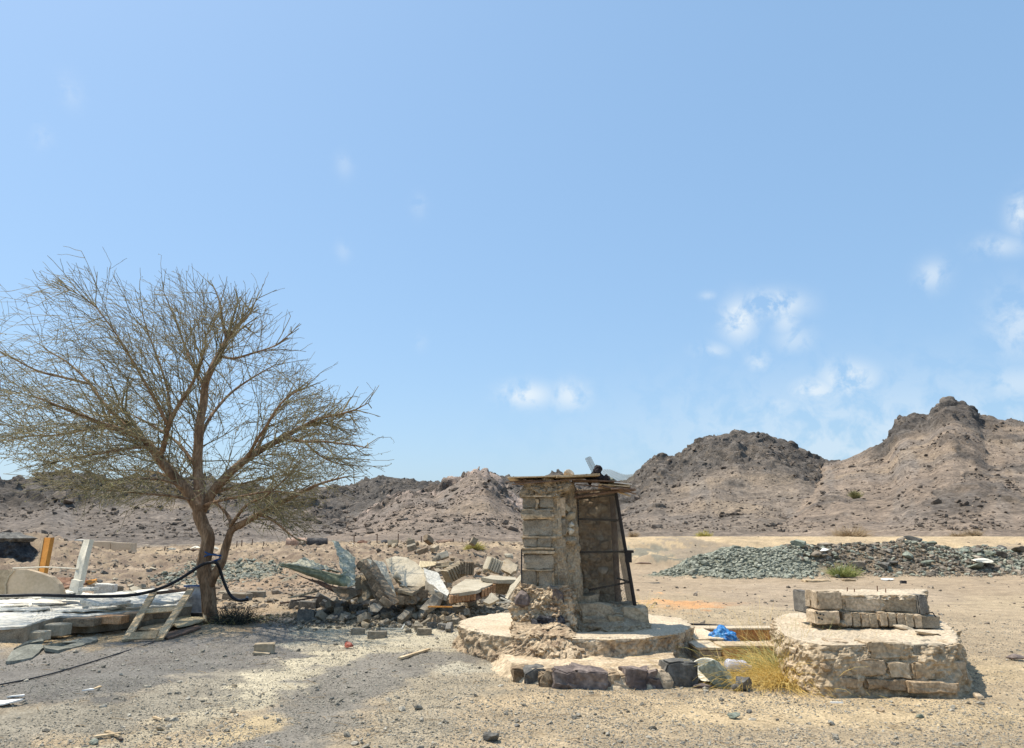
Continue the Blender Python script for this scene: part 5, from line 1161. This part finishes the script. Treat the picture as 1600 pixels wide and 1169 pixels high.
for k in range(30):
    x, y = rp.choice([(rp.uniform(140, 260), rp.uniform(920, 932)), (rp.uniform(100, 330), rp.uniform(905, 925))])
    zz_ = ['just behind the left half of the white slab', 'behind the white post foot', 'behind the middle of the white slab', 'between the white slab and the wooden frame', 'in front of the tree trunk foot', 'close to the mottled stone sheet'][min(5, int((x-100)/40))]; lb_ = ['tiny', 'flat', 'upright', 'chipped', 'rounded', 'long'][k % 6]
    o = put_block(x, y, rp.uniform(7, 14), f'{lb_} broken piece {zz_}', rp.randrange(10), rp.choice(['block', 'slab_face', 'block_dark']), (rp.random()-.5, rp.random()-.5, rp.random()*3), rp.uniform(.4, .9), 'small broken blocks behind the white roof slab')
# grey tiles, cloth and soil in front of the slab
for k, (pts, lab) in enumerate(((((8,1040),(16,1028),(40,1018),(64,1012),(68,1018),(50,1030),(20,1038)), 'dark grey angular slate sheet at the left front of the soil bank'), (((66,1020),(95,1012),(130,1004),(150,1000),(153,1002),(130,1010),(90,1022),(70,1024)), 'pale grey flat slate sheet pointing right of the dark one'), (((20,1026),(40,1014),(64,1011),(66,1016),(40,1022)), 'smaller slate lying on the dark grey sheet'))):
    P3 = [pix(x, y) for x, y in pts]; P3 = [Vector((p.x, p.y, p.z+.05+.04*(k == 2)+.03*math.sin(i))) for i, p in enumerate(P3)]
    single('slate_sheet', lab, 'slate', slab(P3, (0,0,-.04), k, .008, .12), M['grey_tile'])
q = pix(72, 984); single('purple_rag', 'crumpled purple-blue rag against the white roof slab', 'rag', xf(rock(.28,.16,.12,61,3,cuts=2,rough=.6), (q.x, q.y, q.z+.04), (0,-.2,.4)), M['purple_cloth'])
# wooden frame propped up, boards beside it
WF = thing('wooden_frame', 'unpainted wooden frame lying tilted in front of the tree', 'frame', pix(230, 1004))
f = lambda x, y, Y: at(x, y, Y)
bl, br, tl, tr = pix(196, 1004)+Vector((0,0,.03)), pix(248, 1003)+Vector((0,0,.03)), f(240,926,13.9), f(298,921,14.0)
obj('side_rail', board(bl, tl, .115, .035, (.2,-1,.6)), M['plank'], WF); obj('side_rail', board(br, tr, .115, .035, (.2,-1,.6)), M['plank'], WF)
obj('cross_rail', board(bl+Vector((.06,.01,.06)), br-Vector((.04,-.01,-.06)), .12, .03, (.1,-1,.7)), M['plank'], WF)
obj('cross_rail', board(bl.lerp(tl,.56)+Vector((.02,.03,0)), br.lerp(tr,.56)+Vector((0,.03,0)), .085, .03, (.1,-1,.7)), M['plank'], WF)
obj('cross_rail', board(tl+Vector((-.03,.02,-.02)), tr+Vector((-.03,.02,0)), .05, .03, (.1,-1,.7)), M['plank_dark'], WF)
BD = thing('board_stack', 'pale weathered boards lying on the ground between the frame and the trunk', 'boards', pix(270, 995))
for k, (pts, z_) in enumerate((((218,990),(275,972),(326,972),(298,984),(250,993)), .075),)[:1] if False else ():
    pass
def flatboard(pts, z_, thk, mat, par, seed):
    P3 = [pix(x, y) for x, y in pts]; P3 = [Vector((p.x, p.y, p.z+z_)) for p in P3]; obj('board', slab(P3, (0,0,-thk), seed, .006, .15), M[mat], par)
flatboard([(218,990),(246,981),(276,982),(252,993)], .09, .03, 'plank', BD, 1)
flatboard([(262,979),(282,972),(328,972),(300,983),(276,988)], .10, .03, 'straw_board', BD, 2)
flatboard([(240,998),(270,990),(310,981),(314,984),(276,997),(262,1001)], .04, .03, 'plank_dark', BD, 3)
TL = thing('marble_sheet', 'mottled grey stone panel with a blue top edge standing behind the frame', 'panel', pix(305, 975))
obj('panel', slab(px3([(288,957,14.9),(290,918,14.9),(322,916,14.9),(322,957,14.9)]), (.0,.04,0), 1, 0), M['marble'], TL)
obj('blue_edge', board(at(288,916,14.87), at(322,915,14.87), .07, .03), M['blue_paint'], TL)
obj('dark_base', slab(px3([(284,972,14.95),(286,958,14.95),(320,958,14.95),(320,972,14.95)]), (0,.4,0), 1, 0), M['soot_metal'], TL)
q = pix(284, 968); single('round_pebble', 'pale rounded stone beside the dark base of the stone panel', 'rock', xf(rock(.12,.1,.13,66,2,cuts=2), (q.x, q.y, q.z+.05)), M['stone_grey'])
obj_ = single('short_stake', 'short wooden stake touching the left side of the tree foot', 'stake', board(at(321,972,14.1), at(320,953,14.2), .06, .05, (0,-1,0)), M['plank'])
# black hose slung over the tree fork
hp = [at(-60,930,12.6), at(0,931,12.7), at(60,930,12.9), at(110,931.5,13.1), at(160,932,13.3), at(205,930,13.5), at(240,923,13.7), at(270,911,13.8), at(295,896,13.9), at(315,883,13.95), at(329,879,13.93), at(338,880,13.95), at(343,888,14.1), at(350,910,14.2), at(360,930,14.2), at(372,938,14.1), at(385,937,13.9), at(386,934,14.1)]
single('black_hose', 'long black hose tied round the fork of the tree and trailing to the left', 'hose', tube(smooth_path(hp, 8), .028, 10), M['rubber'], smooth=True)
rope = [Vector((TB.x-.03+.19*math.cos(t), YT+.20*math.sin(t), at(325, 882, YT).z+.05*math.sin(t*1.3)+.012*t)) for t in [k*.35 for k in range(55)]]
single('blue_rope', 'dark blue rope wound round the trunk at the hose', 'rope', tube(rope, .014, 6), M['blue_paint'], smooth=True)
cable = [pix(-20,1076)+Vector((0,0,.015)), pix(60,1060)+Vector((0,0,.015)), pix(120,1043)+Vector((0,0,.015)), pix(180,1024)+Vector((0,0,.015)), pix(240,1005)+Vector((0,0,.02))]
single('thin_cable', 'thin dark cable crossing the grey gravel towards the wooden frame', 'cable', tube(smooth_path(cable, 12), .009, 5), M['rubber'])
# scraps in the foreground
def scrap(px, py, lab, name, cat, mat, pts, z=.02, thk=.012):
    c = pix(px, py); P3 = [c+Vector((x, y, z+h)) for x, y, h in pts]; single(name, lab, cat, slab(P3, (0,0,-thk), 1, .003, .06), M[mat])
scrap(8, 1103, 'white torn board scrap at the lower left corner', 'white_scrap', 'scrap', 'paper', [(-.25,-.1,0),(.02,-.06,.01),(.12,.07,.03),(.02,.1,.02),(-.25,.06,0)])
scrap(23, 1091, 'thin white shard above the torn board scrap at the lower left', 'white_scrap', 'scrap', 'paper', [(-.07,-.02,0),(.09,.0,.01),(.07,.04,.01),(-.05,.03,0)])
scrap(150, 1080, 'pair of pinkish wood splinters on the grey gravel', 'wood_splinter', 'splinter', 'plank', [(-.05,-.02,.0),(.06,.0,.03),(.01,.04,.03)])
scrap(138, 1081, 'pale little splinter left of the pinkish pair', 'wood_splinter', 'splinter', 'paper', [(-.06,-.015,.0),(.06,.0,.01),(.01,.03,.01)])
for k, (a, b, wd, mt, lab) in enumerate((((148,1155),(188,1152),.05,'plank','bleached wood splinter lying flat near the bottom left'),((166,1147),(186,1157),.04,'plank','second bleached splinter crossing the first near the bottom left'),((240,1124),(252,1130),.03,'plank','small bleached splinter above the pale foreground stone'),((1298,1101),(1318,1103),.02,'paper','thin pale stick on the sand before the plinth'))):
    a, b = pix(*a)+Vector((0,0,.02)), pix(*b)+Vector((0,0,.03)); single('wood_splinter', lab, 'splinter', board(a, b, wd, .014, taper=.4), M[mt])
for k, (x, y, wp, mt, lab) in enumerate(((767,1158,26,'stone_grey','dark grey foreground stone with a light top at the bottom centre'),(251,1142,13,'slab_stained','small pale stone below the upper bleached splinter'),(189,1158,9,'stone_purple','small dark pebble beside the crossed splinters'),(146,1161,15,'stone_green','flat whitish green stone left of the crossed splinters'),
        (366,1074,10,'slab_stained','little tan stone on the gravel left of centre'),(364,1112,13,'stone_tan','round tan pebble at the edge of the grey gravel'),(808,1136,10,'stone_grey','small grey pebble right of the foreground stone'),(1146,1122,24,'stone_green','flat greenish stone on the sand below the grass clump'),(1376,1112,14,'stone_tan','small whitish stone on the sand in front of the plinth'),
        (1438,1122,12,'stone_green','green chip on the sand in front of the plinth'),(1588,1032,28,'stone_purple','flat dark stone at the right edge of the picture'),(1530,1092,16,'stone_tan','loose stone at the right foot of the plinth'))):
    p = pix(x, y); s = wp*scale_at(p.y)*.9; single('loose_stone', lab, 'rock', xf(rock(s, s*.8, s*(.65 if k != 7 and k != 10 else .3), k+70, 3, cuts=6), (p.x, p.y, p.z+s*.2), (0,0,k)), M[mt])

# ------------------------------------------------------------------ grasses and shrubs
def tuft(name, lab, cat, c, n, ln, spread, mat, lean=(0,0,0), r=.0022, flop=.25, base=.1, seed=1, zr=(.25, 1), sx=1.0):
    q = random.Random(seed); V = []; F = []
    for _ in range(n):
        a = q.uniform(0, 6.283); rr = abs(q.gauss(0, base)); p = Vector((c.x+sx*rr*math.cos(a), c.y+rr*.7*math.sin(a), c.z)); d = Vector((math.cos(a)*spread*q.random(), math.sin(a)*spread*q.random(), q.uniform(*zr)))+Vector(lean); d.normalize(); L_ = ln*q.uniform(.4, 1); pts = [p.copy()]; m = 5
        for k in range(m): d = (d+Vector((q.gauss(0,.12), q.gauss(0,.12), -flop*(k/m)+q.gauss(0,.06)))).normalized(); p = p+d*L_/m; p.z = max(p.z, c.z+.006); pts.append(p.copy())
        g = tube(pts, [r*(1-.6*k/m) for k in range(m+1)], 3, cap=False); n0 = len(V); V += [tuple(v) for v in g[0]]; F += [tuple(i+n0 for i in f_) for f_ in g[1]]
    V = np.array(V)-np.array(c); me = mesh_np(name, V, np.array(F)); me.materials.append(M[mat]); o = bpy.data.objects.new(name, me); COL.objects.link(o); o.location = c
    return tag(o, lab, cat)
gc = pix(1244, 1074); tuft('dry_grass_clump', 'sprawling yellow dry grass clump between the trough and the plinth', 'grass clump', gc+Vector((0,.25,0)), 1900, .68, 2.1, 'straw', r=.0026, flop=.42, base=.30, seed=3, zr=(.08, .75), sx=1.35)
gc = pix(1200, 1070); tuft('dry_grass_clump', 'yellow straw spilling right beside the plastic bottle', 'grass clump', gc+Vector((0,.3,0)), 220, .22, 1.9, 'straw', r=.0024, flop=.6, base=.16, seed=4)
gc = pix(1262, 1062); tuft('green_grass_clump', 'greenish wiry stems against the left flank of the plinth', 'grass clump', gc+Vector((0,.25,0)), 1000, .72, 1.5, 'green_straw', r=.0024, flop=.35, base=.26, seed=5, zr=(.1,.9), sx=1.3)
gc = pix(1195, 1022); tuft('dry_weed', 'few thin upright straw stems rising above the trough', 'grass clump', gc+Vector((.1,0,0)), 46, .85, .7, 'straw', r=.0028, flop=.2, base=.35, seed=6)
gc = pix(1262, 985, .45); tuft('dry_weed', 'thin dry stems growing over the left end of the plinth top', 'grass clump', gc-Vector((.15,.2,.3)), 30, .55, .8, 'shrub_dry', r=.003, flop=.1, base=.2, seed=8)
gc = pix(1010, 952); tuft('dry_weed', 'faint yellow stems just right of the cage pole', 'grass clump', gc+Vector((-.1,0,0)), 34, .5, 1.2, 'straw', r=.003, flop=.3, base=.25, seed=7)
gc = pix(345, 972); tuft('dry_grass_clump', 'flattened dull grass around the foot of the tree', 'grass clump', gc+Vector((.35,0,0)), 220, .35, 1.6, 'green_straw', r=.003, flop=.5, base=.4, seed=9)
def bush(name, lab, px, py, Y, wpx, hpx, mat, n, r, seed):
    p = at(px, py, Y); p.z = float(land(p.x, p.y)) if Y < 62 else float(hills(p.x, p.y)); s = scale_at(Y)
    return tuft(name, lab, 'shrub', p, n, hpx*s*1.25, wpx/hpx*.7, mat, r=r, flop=.12, base=wpx*s*.16, seed=seed)
bush('green_shrub', 'bright green low shrub growing in front of the dark rubble heap', 1318, 903, 29.6, 44, 20, 'shrub_green', 420, .010, 1)
bush('yellow_shrub', 'yellow green low shrub on the bank behind the rubble', 742, 872, 33, 28, 12, 'shrub_yellow', 500, .012, 2)
bush('yellow_shrub', 'small dry yellow shrub peeping out behind the green sheet metal', 548, 882, 22, 16, 14, 'straw', 220, .008, 3)
bush('dry_shrub', 'wide bare tan shrub on the right at the hill foot', 1330, 836, 50, 60, 20, 'shrub_dry', 420, .014, 4)
bush('dry_shrub', 'round straw-coloured shrub at the hill foot above the green gravel', 1100, 837, 52, 22, 10, 'shrub_yellow', 260, .014, 5)
bush('dry_shrub', 'bare brown shrub low on the slope far right', 1518, 818, 74, 26, 13, 'shrub_dry', 260, .02, 6)
bush('dry_shrub', 'pale shrub on the embankment edge far right', 1497, 833, 52, 34, 9, 'shrub_dry', 260, .014, 7)
bush('dry_shrub', 'little dry shrub just right of the shelter on the embankment', 990, 838, 52, 16, 10, 'shrub_dry', 200, .014, 8)
bush('dark_shrub', 'single dark green bush half way up the right slope', 1337, 778, 120, 12, 12, 'leaf', 200, .05, 9)
bush('dry_shrub', 'pale shrub on the far slope left of the rusty barrel', 462, 838, 80, 26, 8, 'shrub_dry', 240, .02, 10)

# ------------------------------------------------------------------ far side of the yard
def land_at(px, Y): 
    p = at(px, 850, Y); p.z = float(land(p.x, p.y)) if Y < 62 else float(hills(p.x, p.y)); return p
BR = thing('rusted_barrel', 'long rusted barrel with a blackened right half lying on the bank', 'barrel', land_at(480, 36))
z_ = at(480, 850.5, 36).z; a, b = at(448, 849, 36), at(480, 849, 36.1); c = at(511, 849, 36.2)
def drum(a, b, r_, mat, nm): obj(nm, tube([a, a.lerp(b, .33), a.lerp(b, .35), a.lerp(b, .37), a.lerp(b, .66), a.lerp(b, .68), a.lerp(b, .7), b], [r_, r_, r_*1.04, r_, r_, r_*1.04, r_, r_], 20), M[mat], BR, smooth=False)
drum(a, b, .26, 'barrel_rust', 'body'); drum(b, c, .25, 'soot_metal', 'sooted_end')
bz = land_at(480, 36).z; BRo = (z_-.245)-bz
for k, x_ in enumerate((456, 502)): obj('wedge_stone', xf(rock(.3,.4,max(.12, BRo+.1),k+3,2), (at(x_,850,36.1).x, 36.1, bz+max(.05, BRo/2))), M['stone_grey'], BR)
# fence posts on the bank
posts = [(553,836,858,44),(589,834,857,44),(622,834,857,44),(592,851,857,40),(658,838,857,44),(708,842,858,46),(722,840,855,48),(734,841,855,48),(655,848,858,44)]
for k, (x, y0, y1, Y) in enumerate(posts):
    p = land_at(x, Y); t = at(x+.5, y0, Y)
    single('fence_post', ['thin fence post above the green sheet metal, leftmost of the row', 'thin fence post second from left beyond the rubble', 'tallest thin fence post beyond the rubble heap', 'short stub post between the two left fence posts', 'thin post in the middle of the gap beyond the rubble', 'faint post near the middle hill foot, left of a close pair', 'left post of the close pair beyond the tan slab', 'right post of the close pair beyond the tan slab', 'low stub beside the middle thin post'][k], 'post',
           tube([p-Vector((0,0,.05)), t], .035, 6), M['plank_dark'])
posts = [(36,848,868,38),(58,850,866,38),(212,850,870,38),(258,855,868,42),(360,848,862,42),(370,852,862,42),(378,846,868,40),(394,852,864,44),(412,850,868,40),(30,852,866,38),(49,846,868,38)]
LBP = ['post far left beside the dark mound','short post left of the orange board','dark post right of the beige container panel','thin faint post midway between container panel and tree','short post just right of the tree fork','second short post right of the tree fork','crossed dark post right of the tree','thin post behind the green gravel patch','brown post at the right of the green gravel patch','broken post left of the orange board','leaning post directly left of the orange board']
for k, (x, y0, y1, Y) in enumerate(posts):
    p = land_at(x, Y); t = at(x, y0, Y); t.z = max(t.z, p.z+.35)
    single('fence_post', LBP[k], 'post', tube([p-Vector((0,0,.05)), t], .03, 6), M['plank_dark'])
# container panel
CT = thing('container_panel', 'long low beige panel lying across the yard behind the white post', 'panel', land_at(170, 37))
for (x0, x1, y0, y1, mt) in ((117,131,843,861,'white_wall'),(141,172,846,861,'cream_panel'),(173,204,848,862,'cream_panel')):
    obj('panel', slab(px3([(x0,y1+2,37),(x0,y0,37),(x1,y0+.7,37),(x1,y1+2,37)]), (0,.6,0), 1, 0), M[mt], CT)
for (x, y, w1, h1) in ((147,856,4,4),(158,856,5,5)): obj('dent', slab(px3([(x,y+h1,36.98),(x+w1/2,y-h1/2,36.98),(x+w1,y+h1,36.98)]), (0,.015,0), 1, 0), M['rusty'], CT)
def junk(name, lab, px, py, Y, w_, h_, mat, seed, kind='rock'):
    p = at(px, py, Y); lz = land_at(px, Y).z; s = scale_at(Y); g = rock(w_*s, w_*s*.8, h_*s, seed, 3, cuts=8, rough=.3) if kind == 'rock' else rough_block(w_*s, w_*s*.6, h_*s, seed, 5, .02, .06)
    return single(name, lab, 'debris', xf(g, (p.x, Y, max(lz+h_*s*.35, p.z))), M[mat])
junk('crumpled_sheet', 'crumpled silver sheet between the orange board and the white post', 92, 856, 36, 34, 9, 'flaking_metal', 1)
junk('crumpled_sheet', 'white sheet piece left of the crumpled silver one', 60, 858, 36.5, 20, 8, 'white_paint', 2, 'b')
junk('white_pipe_piece', 'white broken piece lying in the yard left of the tree', 269, 858, 40, 9, 3, 'white_paint', 3, 'b')
junk('white_debris', 'low white debris left of the tree trunk', 308, 856, 40, 20, 5, 'white_paint', 4)
junk('white_debris', 'white debris seen between the two trunks', 337, 857, 40, 12, 5, 'white_paint', 5)
junk('dark_debris', 'dark low board left of the tree trunk', 303, 860, 38, 26, 2.5, 'plank_dark', 6, 'b')
junk('white_debris', 'white sheet among the posts beyond the rubble', 552, 855, 45, 20, 5, 'white_paint', 7)
junk('dark_debris', 'dark red machine scrap behind the fence posts', 568, 852, 46, 18, 10, 'rusty', 8)
junk('dark_debris', 'dark scrap right of the red machine scrap', 604, 853, 46, 20, 8, 'soot_metal', 9)
junk('dark_debris', 'low black tarpaulin heap behind the thin fence posts', 590, 857, 45, 34, 4, 'stone_grey', 10)
junk('scrap_pile', 'brown scrap pile at the foot of the middle hill', 694, 851, 47, 26, 12, 'plank_dark', 11)
junk('scrap_pile', 'low brown litter left of the scrap pile', 640, 856, 46, 28, 4, 'brown_slab', 12)
junk('dark_board', 'long dark board on the bank left of the shelter', 806, 852, 42, 24, 2.5, 'plank_dark', 13, 'b')
junk('white_litter', 'white sheet crumpled on the right end of the gravel heap', 1533, 876, 31, 30, 7, 'white_paint', 14)
junk('white_litter', 'white fragment on top of the dark rubble heap', 1288, 859, 31, 14, 5, 'paper', 15)
junk('flat_stone', 'dark flat rock lying on the ground just right of the shelter', 1005, 880, 27, 26, 3, 'plank_dark', 16)
junk('white_litter', 'pale flat slab at the foot of the dark rubble heap', 1388, 906, 28, 20, 4, 'paper', 17)
junk('dark_lump', 'small black block on the flat ground right of the green shrub', 1412, 912, 26.5, 8, 5, 'soot_metal', 18, 'b')
junk('dark_board', 'thin dark board on the ground below the green shrub', 1275, 909, 27.5, 36, 2, 'plank', 19, 'b')
junk('dark_board', 'short dark board just right of the long thin one below the green shrub', 1326, 909, 27.5, 18, 2, 'plank', 20, 'b')
# larger rocks of the dark heap
rk = random.Random(50)
for k in range(55):
    x = rk.uniform(1245, 1590); Y = rk.uniform(30.6, 33.5); p = land_at(x, Y); s = rk.uniform(.25, .75)
    o = bpy.data.objects.new('heap_rock', block_mesh(5+rk.randrange(5), rk.choice(['gravel_brown', 'block_dark', 'stone_green']))); COL.objects.link(o)
    o.scale = (s, s*.9, s*rk.uniform(.4, .8)); o.rotation_euler = (rk.uniform(-.3,.3), rk.uniform(-.3,.3), rk.random()*3); o.location = p+Vector((0,0,s*.15)); tag(o, f"{'big' if s > .58 else 'middling' if s > .4 else 'small'} {'greenish' if 'green' in o.data.materials[0].name else 'dark' if 'dark' in o.data.materials[0].name else 'brown'} angular rock {'low on' if Y < 31.6 else 'on top of' if Y < 32.6 else 'behind'} the rubble heap {['beside the green gravel', 'left of the shrub', 'above the shrub', 'right of the shrub', 'at its middle', 'left of the white sheet', 'at its right end'][min(6, int((x-1245)/50))]}", 'rock', 'rocks on the long rubble heap')
# undercut earth mound at the far left
EM = thing('earth_mound', 'dark undercut earth mound with a flat overhanging cap at the far left', 'mound', land_at(5, 31))
m0 = at(5, 865, 31); 
def ring_(cx, rx, ry, n=24): return [(cx+rx*math.cos(6.283*k/n), 31.5+ry*math.sin(6.283*k/n)) for k in range(n)]
zb = land_at(5, 31).z-.2
obj('base', loft([(zb, ring_(m0.x, 1.3, 1.2)), (at(0,846,31).z, ring_(m0.x-.1, .62, .8))], 90, 12, 5, .18, 3, 2), M['soot_metal'], EM)
obj('cap', loft([(at(0,847,31).z, ring_(m0.x-.2, .85, .9)), (at(0,841,31).z, ring_(m0.x-.15, 1.0, 1.0)), (at(0,833,31).z, ring_(m0.x-.5, .55, .7))], 90, 5, 6, .1, 5, 3), M['stone_grey'], EM)
plate('brown_sheet', 'thin brownish sheet standing behind the dark mound', 'sheet metal', [(12,835,36),(43,838,36),(43,868,36),(20,868,36)], 36, (0,.05,0), M['brown_slab'], 0, 70)
# thin timber lying across the yard
for k, (a, b, lab) in enumerate((((165,907,20),(228,906,20),'long pale timber lying across the yard left of the tree'),((478,902,18.5),(440,908,18),'thin dark rail lying left under the green sheet metal'))):
    p, q = at(*a), at(*b); p.z = float(land(p.x, p.y))+.06; q.z = float(land(q.x, q.y))+.06
    single('timber', lab, 'timber', board(p, q, .05, .04), M['plank' if k == 0 else 'plank_dark'])

# bits of straw and twig blown about the yard, too many to count
ql = random.Random(88); V = []; F = []
for k in range(420):
    r = math.exp(ql.uniform(math.log(6), math.log(15))); a = R(ql.uniform(-36, 36)); x, y = r*math.sin(a), r*math.cos(a); z = float(land(x, y))+.008; b = ql.uniform(0, 6.28); l = ql.uniform(.02, .11)
    m = Vector((x, y, z)); d = Vector((math.cos(b), math.sin(b), ql.uniform(-.05, .2)))*l; g = tube([m-d, m+Vector((0,0,.006)), m+d*ql.uniform(.6,1)+Vector((ql.uniform(-.02,.02),0,0))], .0028, 3, cap=False)
    n0 = len(V); V += [tuple(v) for v in g[0]]; F += [tuple(i+n0 for i in f_) for f_ in g[1]]
sl = obj('straw_litter', (np.array(V), np.array(F)), M['shrub_dry']); sl['kind'] = 'stuff'
